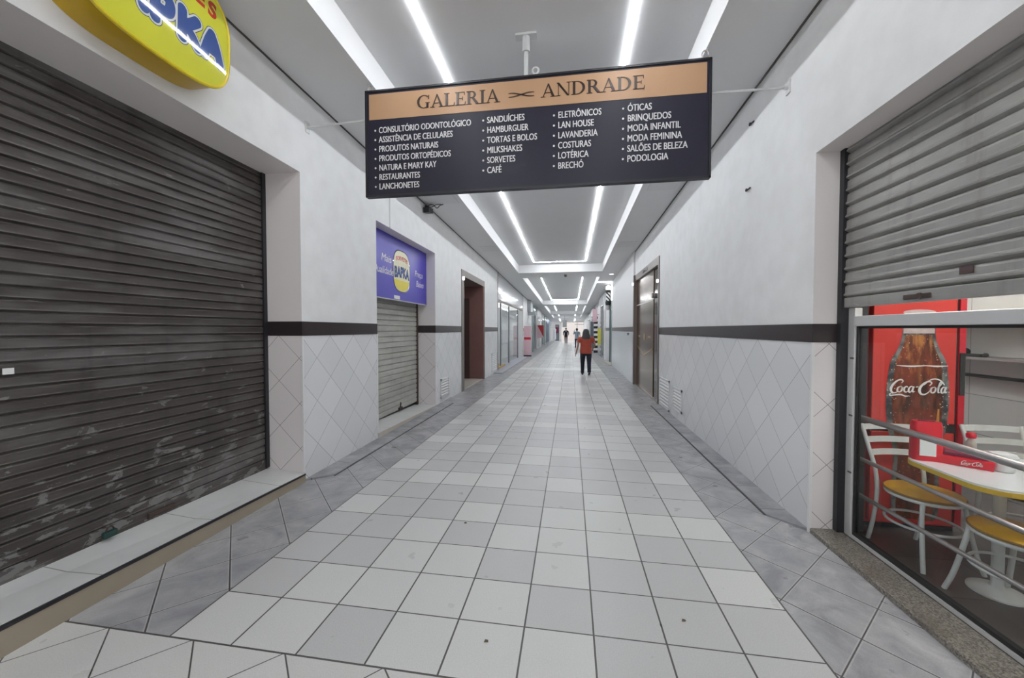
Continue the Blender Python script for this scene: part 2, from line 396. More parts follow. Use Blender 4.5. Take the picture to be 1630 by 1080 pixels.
def lathe(bm, prof, c=(0, 0, 0), seg=24, axis='z'):
    rings = []
    for r, h in prof:
        ring = []
        for k in range(seg):
            ca, sa = math.cos(2 * PI * k / seg) * r, math.sin(2 * PI * k / seg) * r
            q = (ca, sa, h) if axis == 'z' else ((h, ca, sa) if axis == 'x' else (ca, h, sa))
            ring.append(bm.verts.new((c[0] + q[0], c[1] + q[1], c[2] + q[2])))
        rings.append(ring)
    for a, b in zip(rings, rings[1:]):
        for k in range(seg): bm.faces.new((a[k], a[(k + 1) % seg], b[(k + 1) % seg], b[k]))
    bm.faces.new(rings[0][::-1]); bm.faces.new(rings[-1])
    return bm
def ball(bm, c, r, seg=14, sc=(1, 1, 1)):
    b2 = BM(); bmesh.ops.create_uvsphere(b2, u_segments=seg, v_segments=max(6, seg // 2), radius=r)
    for v in b2.verts: v.co = Vector((v.co.x * sc[0] + c[0], v.co.y * sc[1] + c[1], v.co.z * sc[2] + c[2]))
    merge(bm, b2); return bm
def prism(bm, poly, mapf, d0, d1):
    """poly in (u,v); mapf(u,v,d)->xyz"""
    a = [bm.verts.new(mapf(u, v, d0)) for u, v in poly]; b = [bm.verts.new(mapf(u, v, d1)) for u, v in poly]
    n = len(poly); bm.faces.new(a[::-1]); bm.faces.new(b)
    for i in range(n): bm.faces.new((a[i], a[(i + 1) % n], b[(i + 1) % n], b[i]))
    return bm

def obj(name, bm, mat, parent=None, smooth=False, local=False):
    bmesh.ops.recalc_face_normals(bm, faces=bm.faces[:])
    off = Vector((0, 0, 0)); p = parent
    while p is not None: off += p.location; p = p.parent
    if off.length and not local: bmesh.ops.translate(bm, verts=bm.verts[:], vec=-off)
    me = bpy.data.meshes.new(name); bm.to_mesh(me); bm.free()
    me.materials.append(mat)
    me.polygons.foreach_set('use_smooth', [False] * len(me.polygons))
    if smooth:
        me.polygons.foreach_set('use_smooth', [True] * len(me.polygons))
        try: me.set_sharp_from_angle(angle=math.radians(40))
        except Exception: pass
    o = bpy.data.objects.new(name, me); COL.objects.link(o)
    if parent is not None: o.parent = parent
    return o
def tag(o, label, cat, group=None):
    o['label'] = label; o['category'] = cat
    if group: o['group'] = group
    return o
def thing(name, label, cat, loc=(0, 0, 0), rotz=0.0, group=None):
    o = bpy.data.objects.new(name, None); COL.objects.link(o); o.empty_display_size = 0.1
    o.location = loc; o.rotation_euler = (0, 0, rotz)
    return tag(o, label, cat, group)
def struct(name, bm, mat, parent=None):
    o = obj(name, bm, mat, parent); o['kind'] = 'structure'; return o
def dup(root, loc, rotz, label):
    r = root.copy(); COL.objects.link(r); r.location = loc; r.rotation_euler = (0, 0, rotz); r['label'] = label
    for ch in list(root.children):
        c = ch.copy(); COL.objects.link(c); c.parent = r
        for g in list(ch.children):
            d = g.copy(); COL.objects.link(d); d.parent = c
    return r

def text_flat(body, size=1.0, offset=0.0, shear=0.0, width=None, align='LEFT', spacing=1.0):
    cu = bpy.data.curves.new('t', 'FONT'); cu.body = body; cu.size = size; cu.offset = offset
    cu.shear = shear; cu.align_x = align; cu.space_character = spacing; cu.resolution_u = 4
    o = bpy.data.objects.new('t', cu); COL.objects.link(o)
    bpy.context.view_layer.update()
    me = bpy.data.meshes.new_from_object(o.evaluated_get(bpy.context.evaluated_depsgraph_get()))
    bpy.data.objects.remove(o); bpy.data.curves.remove(cu)
    b = BM(); b.from_mesh(me); bpy.data.meshes.remove(me)
    if width:
        xs = [v.co.x for v in b.verts]; k = width / (max(xs) - min(xs))
        for v in b.verts: v.co.x *= k
    return b
def put_text(bm, tb, mapf, depth=0.0015):
    """flat text bmesh -> thin solid letters placed by mapf(u,v,d)"""
    r = bmesh.ops.extrude_face_region(tb, geom=tb.faces[:])
    for v in tb.verts: v.co.z = 0.0
    for g in r['geom']:
        if isinstance(g, bmesh.types.BMVert): g.co.z = depth
    for v in tb.verts: v.co = Vector(mapf(v.co.x, v.co.y, v.co.z))
    merge(bm, tb)
def catmull(pts, n=8):
    P = [pts[0]] + list(pts) + [pts[-1]]; out = []
    for i in range(1, len(P) - 2):
        for k in range(n):
            t = k / n; q = []
            for d in range(len(pts[0])):
                a, b, c, e = P[i - 1][d], P[i][d], P[i + 1][d], P[i + 2][d]
                q.append(0.5 * (2 * b + (c - a) * t + (2 * a - 5 * b + 4 * c - e) * t * t + (3 * b - a - 3 * c + e) * t ** 3))
            out.append(tuple(q))
    out.append(tuple(pts[-1])); return out
def ribbon(bm, pts, mapf, d0, d1, n=8):
    """brush stroke: pts = (u, v, width)"""
    c = catmull(pts, n); L = []; R = []
    for i, (u, v, wd) in enumerate(c):
        a = c[max(i - 1, 0)]; b = c[min(i + 1, len(c) - 1)]
        dx, dy = b[0] - a[0], b[1] - a[1]; l = math.hypot(dx, dy) or 1e-6
        L.append((u - dy / l * wd / 2, v + dx / l * wd / 2)); R.append((u + dy / l * wd / 2, v - dx / l * wd / 2))
    for i in range(len(c) - 1):
        q = [L[i], R[i], R[i + 1], L[i + 1]]
        prism(bm, q, mapf, d0, d1)

# ------------------------------------------------------------------ floor, street, ceiling
XL, XR = -2.76, 1.87
YB, YE = -4.0, 55.0
b = BM(); box(b, -3.7, 2.06, YB, YE, -0.12, 0.0); struct('floor', b, M['floor'])
b = BM(); box(b, 2.06, 4.9, -1.5, 5.6, -0.12, 0.0); struct('floor', b, M['shop_floor'])
b = BM(); box(b, -16, 30, YE, 110, -0.14, -0.01); struct('floor', b, M['street'])
b = BM(); box(b, -16, 30, 110, 111, -0.14, 9); struct('wall_back', b, M['facade'])

RX0, RX1, RD = -2.0, 1.18, 0.30
rec = [(-3.8, 14.6), (15.85, 27.9), (29.1, 38.3), (39.4, 46.5)]
b = BM()
cbox(b, XL - 0.5, RX0, YB, YE, 0.0, 0.5); cbox(b, RX1, XR + 0.32, YB, YE, 0.0, 0.5)
ys = [YB] + [v for r in rec for v in r] + [YE]
for i in range(0, len(ys), 2): cbox(b, RX0, RX1, ys[i], ys[i + 1], 0.0, 0.5)
for y0, y1 in rec: cbox(b, RX0, RX1, y0, y1, RD, 0.5)
struct('ceiling', b, M['ceiling'])
# dark shadow gap where the ceiling panels meet the walls
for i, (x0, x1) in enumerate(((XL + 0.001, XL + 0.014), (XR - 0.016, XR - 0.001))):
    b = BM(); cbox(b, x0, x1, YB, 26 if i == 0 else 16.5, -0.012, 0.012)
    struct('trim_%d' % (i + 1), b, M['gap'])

# LED strips in the recesses: each rectangle of strips is one lamp
lab = ['bright rectangle of recessed ceiling LED strips nearest the directory sign',
       'second rectangle of ceiling LED strips, beyond the first ceiling beam',
       'pair of short ceiling LED strips in the third recess',
       'farthest small ceiling LED strips near the bright corridor end']
lx0, lx1, lw, lt = -1.36, 0.55, 0.0145, 0.010
for k, (y0, y1) in enumerate([(-3.4, 14.1), (16.35, 27.4), (29.6, 37.8), (39.9, 46)]):
    t = thing('led_ceiling_light', lab[k], 'ceiling light', ((lx0 + lx1) / 2, y0, zc(y0) + RD))
    segs = [(lx0, lx0 + lw, y0, y1), (lx1 - lw, lx1, y0, y1)]
    if k < 2: segs += [(lx0 + lw, lx1 - lw, y1 - lw, y1), (lx0 + lw, lx1 - lw, y0, y0 + lw)]
    for s in segs:
        b = BM(); cbox(b, s[0], s[1], s[2], s[3], RD - lt, RD - 0.001); obj('led_strip', b, M['led'], t)

t = thing('led_ceiling_light', 'pair of LED strips under the last flat ceiling before the exit', 'ceiling light', (-0.4, 47, zc(47)))
for x in (lx0, lx1):
    b = BM(); cbox(b, x, x + 0.03, 47.2, 52.5, -0.012, -0.001); obj('led_strip', b, M['led'], t)
# access hatches, small ceiling fittings
def hatch(x0, x1, y0, y1, label):
    t = thing('ceiling_hatch', label, 'ceiling hatch', ((x0 + x1) / 2, y0, zc(y0) - 0.004))
    b = BM(); cbox(b, x0, x1, y0, y1, -0.006, -0.0005); obj('hatch_panel', b, M['hatch'], t)
    b = BM(); g = 0.012
    for q in ((x0 - g, x0, y0 - g, y1 + g), (x1, x1 + g, y0 - g, y1 + g), (x0, x1, y0 - g, y0), (x0, x1, y1, y1 + g)):
        cbox(b, q[0], q[1], q[2], q[3], -0.004, -0.0005)
    obj('hatch_rim', b, M['alu'], t)
hatch(1.30, 1.74, 6.15, 6.85, 'ceiling hatch in the right soffit just beyond the directory sign')
hatch(-2.62, -2.1, 6.3, 6.95, 'ceiling hatch in the left soffit near the security camera')
hatch(1.28, 1.72, 10.3, 10.9, 'ceiling hatch in the right soffit above the bronze doorway')
hatch(-2.5, -2.06, 10.3, 10.9, 'ceiling hatch in the left soffit above the brown doorway')
t = thing('recessed_spotlight', 'small round lit spotlight in the right soffit past the bronze doorway', 'ceiling light', (1.58, 15.2, zc(15.2)))
b = BM(); lathe(b, [(0.11, -0.015), (0.12, -0.002), (0.12, -0.0005)], (1.58, 15.2, zc(15.2))); obj('ring', b, M['rod'], t)
b = BM(); lathe(b, [(0.075, -0.02), (0.08, -0.0155)], (1.58, 15.2, zc(15.2))); obj('lens', b, M['spot'], t)
b = BM(); yy = 15.2; lathe(b, [(0.035, -0.09), (0.05, -0.07), (0.05, -0.02), (0.07, -0.012), (0.07, -0.0005)], (-0.2, yy, zc(yy)))
tag(obj('smoke_detector', b, simple('dark_grey_plastic', (0.2, 0.2, 0.2), 0.5), None, True), 'small dark smoke detector under the first ceiling beam', 'smoke detector')

# ------------------------------------------------------------------ left-hand wall
LT = XL - 0.44
def lwall(y0, y1, z0=-0.1, z1=4.5, x0=LT, x1=XL):
    b = BM(); box(b, x0, x1, y0, y1, z0, z1); return struct('wall_left', b, M['wall_left'])
lwall(0.30, 3.54, 3.225)          # lintel over the dark shutter
lwall(YB, 0.30)
lwall(3.54, 5.08)
lwall(5.08, 7.46, 3.17)
lwall(7.46, 9.34)
lwall(9.34, 11.95, 3.15)
lwall(11.95, 14.2)
lwall(22.2, 26.5)
b = BM(); box(b, LT - 0.06, LT - 0.02, 0.2, 7.6, -0.1, 4.4); struct('wall_left', b, M['dark_reveal'])
ST0, ST1, SP = 1.535, 1.685, 0.007
n_trim = [3]
def trim(bm, mat): 
    o = struct('trim_%d' % n_trim[0], bm, mat); n_trim[0] += 1; return o
def lstripe(y0, y1, jamb0=None, jamb1=None):
    b = BM(); box(b, XL - 0.002, XL + SP, y0, y1, ST0, ST1)
    if jamb0: box(b, jamb0, XL + SP, y0 - SP, y0 + 0.002, ST0, ST1)
    if jamb1: box(b, jamb1, XL + SP, y1 - 0.002, y1 + SP, ST0, ST1)
    trim(b, M['stripe'])
lstripe(3.54, 5.08, XL - 0.40)
lstripe(7.46, 9.34, XL - 0.40)
lstripe(11.95, 14.2)
lstripe(22.2, 26.5)
# white metal corner beads
for y in (3.54, 5.08):
    b = BM(); box(b, XL - 0.002, XL + 0.010, y - 0.009 if y < 4 else y - 0.012, y + 0.012 if y < 4 else y + 0.009, 0.1, ST0); trim(b, M['white_plastic'])

# grey raised kerb strips along both walls
b = BM(); hexa(b, [(XL, 3.56, -0.01), (-2.55, 3.75, -0.01), (-2.51, 7.85, -0.01), (XL, 8.5, -0.01), (XL, 3.56, 0.022), (-2.55, 3.75, 0.012), (-2.51, 7.85, 0.012), (XL, 8.5, 0.02)]); trim(b, M['strip'])
b = BM(); hexa(b, [(1.67, 3.5, -0.01), (XR, 3.27, -0.01), (XR, 8.38, -0.01), (1.68, 8.2, -0.01), (1.67, 3.5, 0.012), (XR, 3.27, 0.02), (XR, 8.38, 0.02), (1.68, 8.2, 0.012)]); trim(b, M['strip'])
b = BM(); hexa(b, [(1.655, 3.52, -0.01), (1.672, 3.5, -0.01), (1.682, 8.2, -0.01), (1.665, 8.22, -0.01), (1.655, 3.52, 0.006), (1.672, 3.5, 0.006), (1.682, 8.2, 0.006), (1.665, 8.22, 0.006)]); trim(b, M['gap'])
b = BM(); hexa(b, [(-2.552, 3.74, -0.01), (-2.536, 3.74, -0.01), (-2.496, 7.85, -0.01), (-2.512, 7.85, -0.01), (-2.552, 3.74, 0.006), (-2.536, 3.74, 0.006), (-2.496, 7.85, 0.006), (-2.512, 7.85, 0.006)]); trim(b, M['gap'])

def shutter_curtain(x, y0, y1, z0, z1, pitch, side, amp, kind=0):
    """corrugated roller curtain; side=+1 bulges toward +x"""
    b = BM(); prof = []
    n = int(round((z1 - z0) / pitch))
    shape = [(0, 0), (0.05, 0.55), (0.13, 1.0), (0.30, 0.92), (0.62, 0.92), (0.80, 1.0), (0.89, 0.5), (0.94, 0.0)] if kind == 0 else \
            [(0, 0), (0.06, 0.25), (0.16, 0.95), (0.25, 1.0), (0.34, 0.72), (0.42, 0.62), (0.80, 0.60), (0.92, 0.45), (0.97, 0.1)]
    for i in range(n):
        for f, d in shape: prof.append((x + side * amp * d, z0 + (i + f) * pitch))
    prof.append((x, z0 + n * pitch))
    fr = [[b.verts.new((px, yy, pz)) for px, pz in prof] for yy in (y0, y1)]
    bk = [[b.verts.new((x - side * 0.012, yy, z)) for z in (prof[0][1], prof[-1][1])] for yy in (y0, y1)]
    for i in range(len(prof) - 1): b.faces.new((fr[0][i], fr[1][i], fr[1][i + 1], fr[0][i + 1]))
    b.faces.new((bk[0][0], bk[0][1], bk[1][1], bk[1][0]))
    b.faces.new((fr[0][0], bk[0][0], bk[1][0], fr[1][0])); b.faces.new((fr[0][-1], fr[1][-1], bk[1][1], bk[0][1]))
    for s in (0, 1): b.faces.new(fr[s] + bk[s][::-1])
    return b
# big dark shutter
t = thing('roller_shutter', 'big scuffed brown-black roller shutter closed down, left foreground', 'roller shutter', (-3.18, 1.9, 0.15))
obj('curtain', shutter_curtain(-3.19, 0.32, 3.52, 0.235, 3.40, 0.0735, 1, 0.017), M['shutter_dark'], t)
b = BM(); hexa(b, [(-3.205, 0.32, 0.165), (-3.170, 0.32, 0.165), (-3.170, 3.52, 0.128), (-3.205, 3.52, 0.128), (-3.205, 0.32, 0.24), (-3.170, 0.32, 0.24), (-3.170, 3.52, 0.236), (-3.205, 3.52, 0.236)]); obj('bottom_bar', b, M['shutter_dark'], t)
b = BM(); box(b, -3.21, -3.155, 3.495, 3.537, 0.14, 3.3); obj('guide_rail', b, M['black'], t)
b = BM(); box(b, -3.21, -3.155, 0.303, 0.345, 0.14, 3.3); obj('guide_rail', b, M['black'], t)
b = BM(); box(b, -3.168, -3.150, 2.37, 2.56, 0.165, 0.20); cyl(b, (-3.155, 2.4, 0.18), (-3.155, 2.56, 0.174), 0.008, 8); obj('latch', b, M['rust'], t)
t2 = thing('padlock', 'dark green padlock hanging at the foot of the dark shutter', 'padlock', (-3.13, 2.13, 0.17))
b = BM(); box(b, -3.150, -3.115, 2.07, 2.15, 0.168, 0.215, 0.010); obj('lock_body', b, M['padlock'], t2)
b = BM(); tube(b, [(-3.133, 2.09 + 0.022 * (1 - math.cos(a)), 0.213 + 0.03 * math.sin(a)) for a in [PI * k / 8 for k in range(9)]], 0.005, 8); obj('shackle', b, M['rust'], t2, True)
b = BM(); box(b, -3.166, -3.162, 1.655, 1.70, 1.345, 1.38); tag(obj('paper_scrap', b, M['paper']), 'white paper scrap stuck on the dark shutter at far left', 'paper scrap')
# its step
t = thing('shop_step', 'white tiled step with tan face below the dark shutter', 'step', (-2.95, 1.9, 0))
b = BM(); hexa(b, [(-3.22, 0.3, 0.150), (-2.735, 0.3, 0.165), (-2.745, 3.538, 0.072), (-3.22, 3.538, 0.11), (-3.22, 0.3, 0.180), (-2.735, 0.3, 0.195), (-2.745, 3.538, 0.092), (-3.22, 3.538, 0.130)]); obj('step_top', b, M['sill_white'], t)
b = BM(); hexa(b, [(-2.78, 0.3, 0), (-2.725, 0.3, 0), (-2.738, 3.539, 0), (-2.78, 3.539, 0), (-2.78, 0.3, 0.170), (-2.725, 0.3, 0.170), (-2.738, 3.539, 0.076), (-2.78, 3.539, 0.076)]); obj('step_face', b, M['tan_face'], t)
b = BM(); hexa(b, [(-2.735, 0.3, 0.166), (-2.722, 0.3, 0.166), (-2.734, 3.539, 0.074), (-2.745, 3.539, 0.074), (-2.735, 0.3, 0.192), (-2.722, 0.3, 0.192), (-2.734, 3.539, 0.090), (-2.745, 3.539, 0.090)]); obj('step_nosing', b, M['black'], t)

# second (cream) shutter with its step and the blue banner
t = thing('roller_shutter', 'narrow cream-grey roller shutter closed under the blue banner', 'roller shutter', (-3.16, 6.2, 0.08))
obj('curtain', shutter_curtain(-3.17, 5.10, 7.44, 0.10, 3.15, 0.098, 1, 0.022), M['shutter_cream'], t)
b = BM(); box(b, -3.18, -3.13, 7.405, 7.455, 0.04, 3.16); obj('guide_rail', b, M['rust'], t)
b = BM(); box(b, -3.15, -3.12, 6.55, 6.68, 0.10, 0.15); cyl(b, (-3.13, 6.6, 0.1), (-3.13, 6.62, 0.24), 0.012, 8); obj('latch', b, M['rust'], t)
t = thing('shop_step', 'low cream tiled step below the cream-grey shutter', 'step', (-2.95, 6.2, 0))
b = BM(); hexa(b, [(-3.2, 5.08, 0), (-2.75, 5.08, 0), (-2.75, 7.46, 0), (-3.2, 7.46, 0), (-3.2, 5.08, 0.10), (-2.75, 5.08, 0.098), (-2.75, 7.46, 0.036), (-3.2, 7.46, 0.042)]); obj('step_top', b, M['sill_white'], t)
b = BM(); hexa(b, [(-2.752, 5.08, 0), (-2.742, 5.08, 0), (-2.742, 7.46, 0), (-2.752, 7.46, 0), (-2.752, 5.08, 0.094), (-2.742, 5.08, 0.094), (-2.742, 7.46, 0.032), (-2.752, 7.46, 0.032)]); obj('step_face', b, M['cream'], t)

def lmap(x0):            # left wall: u -> +y, v -> z, d -> +x
    return lambda u, v, d: (x0 + d, u, v)
def superell(cy, cz, ry, rz, n, N=48):
    out = []
    for k in range(N):
        a = 2 * PI * k / N; c, s = math.cos(a), math.sin(a)
        out.append((cy + ry * math.copysign(abs(c) ** (2 / n), c), cz + rz * math.copysign(abs(s) ** (2 / n), s)))
    return out
# blue banner
BX = -2.945
t = thing('shop_banner', 'blue vinyl shop banner with yellow oval logo above the cream shutter', 'banner', (BX, 6.27, 2.1))
b = BM(); box(b, BX - 0.02, BX, 5.09, 7.45, 2.11, 3.165); obj('banner_panel', b, M['banner_blue'], t)
b = BM(); prism(b, superell(6.30, 2.62, 0.335, 0.37, 3.0), lmap(BX), 0.0005, 0.002); obj('logo_rim', b, M['logo_navy'], t)
b = BM(); prism(b, superell(6.30, 2.62, 0.315, 0.35, 3.0), lmap(BX), 0.002, 0.004); obj('logo_oval', b, M['banner_cream'], t)
b = BM(); prism(b, [(6.30 + 0.30 * math.cos(a), 2.46 + 0.18 * math.sin(a)) for a in [PI + PI * k / 16 for k in range(17)]], lmap(BX), 0.004, 0.0055); obj('logo_base', b, M['banner_yellow'], t)
b = BM(); tb = text_flat('BAPKA', 0.25, 0.012, width=0.58); put_text(b, tb, lambda u, v, d: (BX + 0.0055 + d, 6.01 + u, 2.50 + v + 0.02 * math.sin((u) * 5)), 0.002); obj('logo_lettering', b, M['logo_blue'], t)
b = BM(); put_text(b, text_flat('SORVETES', 0.10, 0.004, width=0.46), lambda u, v, d: (BX + 0.004 + d, 6.07 + u, 2.81 + v - 0.55 * (u - 0.23) ** 2), 0.002); obj('logo_arc_lettering', b, M['logo_red'], t)
def slogan(txt, wd, u0, v0):
    b = BM(); put_text(b, text_flat(txt, 0.17, 0.0, 0.2, width=wd), lambda u, v, d: (BX + d, u0 + u, v0 + v), 0.002)
    obj('slogan_lettering', b, M['sign_white'], t)
slogan('Mais', 0.34, 5.56, 2.70); slogan('Qualidade', 0.66, 5.30, 2.50); slogan('Preço', 0.38, 6.86, 2.62); slogan('Baixo', 0.36, 6.92, 2.43)
b = BM(); box(b, BX, BX + 0.002, 6.0, 6.22, 2.125, 2.185); obj('white_sticker', b, M['paper'], t)
b = BM(); box(b, BX - 0.022, BX + 0.006, 5.09, 7.45, 2.098, 2.112); obj('bottom_batten', b, M['alu'], t)

# yellow light box on the lintel
SX = -2.56
def fx(u, v): return SX - (u - 2.52) * 0.055 + (v - 3.6) * 0.042
t = thing('light_box_sign', 'yellow-green lens shaped light box sign with blue bubble letters, top left', 'sign', (XL, 2.05, 3.66))
out = superell(2.05, 3.67, 0.49, 0.355, 3.4, 72)
b = BM(); prism(b, out, lambda u, v, d: (XL + 0.001 if d < 0.5 else fx(u, v) - 0.012, u, v), 0, 1); obj('side_band', b, M['yellow_side'], t, True)
b = BM(); prism(b, superell(2.05, 3.67, 0.482, 0.347, 3.4, 72), lambda u, v, d: (fx(u, v) + d, u, v), -0.012, 0.0); obj('face', b, M['yellow_face'], t)
b = BM(); tube(b, [(fx(u, v) - 0.004, u, v) for u, v in superell(2.05, 3.67, 0.488, 0.353, 3.4, 72)], 0.013, 8, True); obj('rim', b, M['yellow_rim'], t, True)
BUB = {'B': [[(.15, .05), (.15, .95)], [(.2, .92), (.62, .85), (.62, .60), (.25, .52)], [(.3, .5), (.72, .42), (.72, .12), (.2, .06)]],
       'A': [[(.12, .08), (.30, .60), (.46, .93)], [(.46, .93), (.66, .60), (.86, .10)], [(.30, .36), (.70, .36)]],
       'P': [[(.18, .04), (.18, .95)], [(.2, .92), (.68, .90), (.76, .66), (.62, .46), (.22, .44)]],
       'K': [[(.16, .05), (.16, .95)], [(.80, .92), (.50, .66), (.24, .50)], [(.26, .50), (.58, .34), (.84, .06)]]}
def blob_letter(strokes, rad, step=0.004):
    """rounded union of strokes as clean polygons (marching squares on a distance field)"""
    segs = []
    for st in strokes:
        c = catmull(st, 6); segs += list(zip(c, c[1:]))
    us = [p[0] for sg in segs for p in sg]; vs = [p[1] for sg in segs for p in sg]
    u0, v0 = min(us) - rad - step, min(vs) - rad - step
    nu = int((max(us) + rad + step - u0) / step) + 2; nv = int((max(vs) + rad + step - v0) / step) + 2
    def dist(u, v):
        best = 9.0
        for (ax, ay), (bx, by) in segs:
            dx, dy = bx - ax, by - ay; l2 = dx * dx + dy * dy or 1e-12
            tt = max(0, min(1, ((u - ax) * dx + (v - ay) * dy) / l2))
            best = min(best, (u - ax - dx * tt) ** 2 + (v - ay - dy * tt) ** 2)
        return rad - math.sqrt(best)
    g = [[dist(u0 + i * step, v0 + k * step) for k in range(nv)] for i in range(nu)]
    b = BM(); cache = {}
    def vert(key, u, v):
        if key not in cache: cache[key] = b.verts.new((u, v, 0))
        return cache[key]
    for i in range(nu - 1):
        for k in range(nv - 1):
            cs = [(i, k), (i + 1, k), (i + 1, k + 1), (i, k + 1)]; loop = []
            for q in range(4):
                (ia, ka), (ib, kb) = cs[q], cs[(q + 1) % 4]; fa, fb = g[ia][ka], g[ib][kb]
                if fa > 0: loop.append(vert((ia, ka), u0 + ia * step, v0 + ka * step))
                if (fa > 0) != (fb > 0):
                    tt = fa / (fa - fb); key = tuple(sorted(((ia, ka), (ib, kb))))
                    loop.append(vert(key, u0 + (ia + (ib - ia) * tt) * step, v0 + (ka + (kb - ka) * tt) * step))
            if len(loop) >= 3:
                try: b.faces.new(loop)
                except ValueError: pass
    return b
def bubble(wd, d0, d1, mat, name):
    for i, (y, z, wl, ch) in enumerate(((1.600, 3.490, 0.165, 'B'), (1.790, 3.495, 0.175, 'A'), (1.975, 3.500, 0.160, 'P'), (2.150, 3.510, 0.160, 'K'), (2.315, 3.515, 0.170, 'A'))):
        b = BM(); tb = blob_letter([[(y + u * wl, z + 0.02 + v * 0.195) for u, v in st] for st in BUB[ch]], wd / 2)
        put_text(b, tb, lambda u, v, d: (fx(u, v) + d0 + i * 0.00006 + d, u, v), d1 - d0)
        obj(name, b, mat, t)
bubble(0.094, 0.0002, 0.0006, M['logo_navy'], 'letter_shadow')  # navy outline of the lettering, outside the white one
bubble(0.086, 0.0008, 0.0012, M['logo_white'], 'letter_outline')
bubble(0.064, 0.0016, 0.0020, M['logo_blue'], 'letter')
for i, ch in enumerate('SORVETES'):
    b = BM()
    u0 = 1.675 + i * 0.098; z0 = 3.865 - 0.25 * (u0 - 2.05) ** 2
    put_text(b, text_flat(ch, 0.135, 0.006, width=0.068), lambda u, v, d: (fx(u0 + u, z0 + v) + 0.0005 + d, u0 + u, z0 + v), 0.001)
    obj('arc_letter', b, M['logo_red'], t)


# conduit above the blue banner, tall joint profile, vents, camera
b = BM(); box(b, XL, XL + 0.012, 5.485, 5.503, 3.17, zc(5.5) - 0.02); tag(obj('cable_conduit', b, M['hatch']), 'thin vertical conduit on the wall above the blue banner', 'conduit')
b = BM(); box(b, XL - 0.01, XL + 0.02, 14.2, 14.235, 0.03, zc(14.2) - 0.013); tag(obj('wall_edge_profile', b, M['bronze']), 'tall thin dark metal profile on wall edge past the brown doorway', 'wall profile')
def louvre(name, label, x, y0, y1, z0, z1, n, side, mat):
    t = thing(name, label, 'vent', (x, (y0 + y1) / 2, z0))
    b = BM(); f = 0.035
    for q in ((y0, y0 + f, z0, z1), (y1 - f, y1, z0, z1), (y0, y1, z0, z0 + f), (y0, y1, z1 - f, z1)): box(b, x, x + side * 0.018, *q)
    obj('vent_frame', b, mat, t)
    b = BM(); h = (z1 - z0 - 2 * f) / n
    for i in range(n):
        za = z0 + f + i * h
        hexa(b, [(x + side * 0.002, y0 + f, za + h * 0.55), (x + side * 0.014, y0 + f, za + h * 0.1), (x + side * 0.014, y1 - f, za + h * 0.1), (x + side * 0.002, y1 - f, za + h * 0.55),
                 (x + side * 0.002, y0 + f, za + h * 0.85), (x + side * 0.017, y0 + f, za + h * 0.5), (x + side * 0.017, y1 - f, za + h * 0.5), (x + side * 0.002, y1 - f, za + h * 0.85)])
    obj('vent_slats', b, mat, t)
    b = BM(); box(b, x + side * 0.0005, x + side * 0.002, y0 + f, y1 - f, z0 + f, z1 - f); obj('vent_backing', b, M['slate'], t)
louvre('wall_vent', 'white louvred vent low on the left wall beside the cream shutter', XL, 7.76, 8.28, 0.11, 0.53, 6, 1, M['white_plastic'])
louvre('wall_vent', 'larger white louvred vent low on the right wall touching the bronze doorway', XR, 7.52, 8.30, 0.03, 0.62, 8, -1, M['white_plastic'])
louvre('wall_vent', 'smaller white louvred vent on the right wall, nearer the camera than its twin', XR, 6.70, 7.25, 0.17, 0.57, 6, -1, M['white_plastic'])
t = thing('security_camera', 'small black security camera with loose cables under the left ceiling edge', 'camera', (XL, 6.95, 3.92))
b = BM(); box(b, XL, XL + 0.05, 6.92, 7.00, 3.90, 3.98, 0.01); obj('mount', b, M['black'], t)
b = BM(); hexa(b, [(XL + 0.02, 6.80, 3.80), (XL + 0.13, 6.80, 3.80), (XL + 0.13, 7.02, 3.84), (XL + 0.02, 7.02, 3.84), (XL + 0.02, 6.80, 3.90), (XL + 0.13, 6.80, 3.90), (XL + 0.13, 7.02, 3.93), (XL + 0.02, 7.02, 3.93)]); obj('housing', b, M['black'], t)
b = BM(); tube(b, catmull([(XL + 0.05, 6.95, 3.97), (XL + 0.14, 6.95, 3.995), (XL + 0.22, 6.98, 3.93), (XL + 0.30, 6.93, 3.96), (XL + 0.36, 6.95, 3.985)], 6), 0.007, 6); tube(b, catmull([(XL + 0.05, 6.95, 3.97), (XL + 0.13, 6.92, 3.93), (XL + 0.22, 6.95, 3.985), (XL + 0.30, 6.98, 3.995)], 6), 0.006, 6); obj('cables', b, M['rubber'], t, True)

# brown doorway on the left
t = thing('stair_doorway', 'bronze framed open doorway lined with brown panels on the left wall', 'doorway', (XL - 0.2, 10.65, 0))
b = BM(); box(b, XL - 0.62, XL + 0.015, 9.34, 9.56, 0.0, 3.15); obj('jamb', b, M['bronze_light'], t)
b = BM(); box(b, XL - 0.25, XL + 0.015, 11.88, 11.95, 0.0, 3.15); obj('jamb', b, M['bronze_light'], t)
b = BM(); box(b, XL - 0.62, XL + 0.015, 9.56, 11.88, 2.98, 3.15); obj('header', b, M['bronze_light'], t)
b = BM(); box(b, XL - 0.62, XL - 0.0, 11.80, 11.88, 0.02, 2.98); obj('side_panel', b, M['brown_wall'], t)
b = BM(); box(b, XL - 0.70, XL - 0.63, 9.56, 11.88, 0.0, 3.1); obj('back_panel', b, M['brown_dark'], t)
b = BM(); box(b, XL - 0.62, XL - 0.45, 11.76, 11.80, 0.02, 2.6); obj('dark_panel_strip', b, M['brown_dark'], t)
b = BM(); box(b, XL - 0.62, XL - 0.02, 9.56, 11.76, 0.0, 0.02); obj('threshold_step', b, M['cream'], t)
b = BM(); cyl(b, (XL + 0.03, 9.44, 2.88), (XL + 0.03, 9.44, 2.96), 0.035, 12); obj('lamp_stud', b, M['globe'], t)

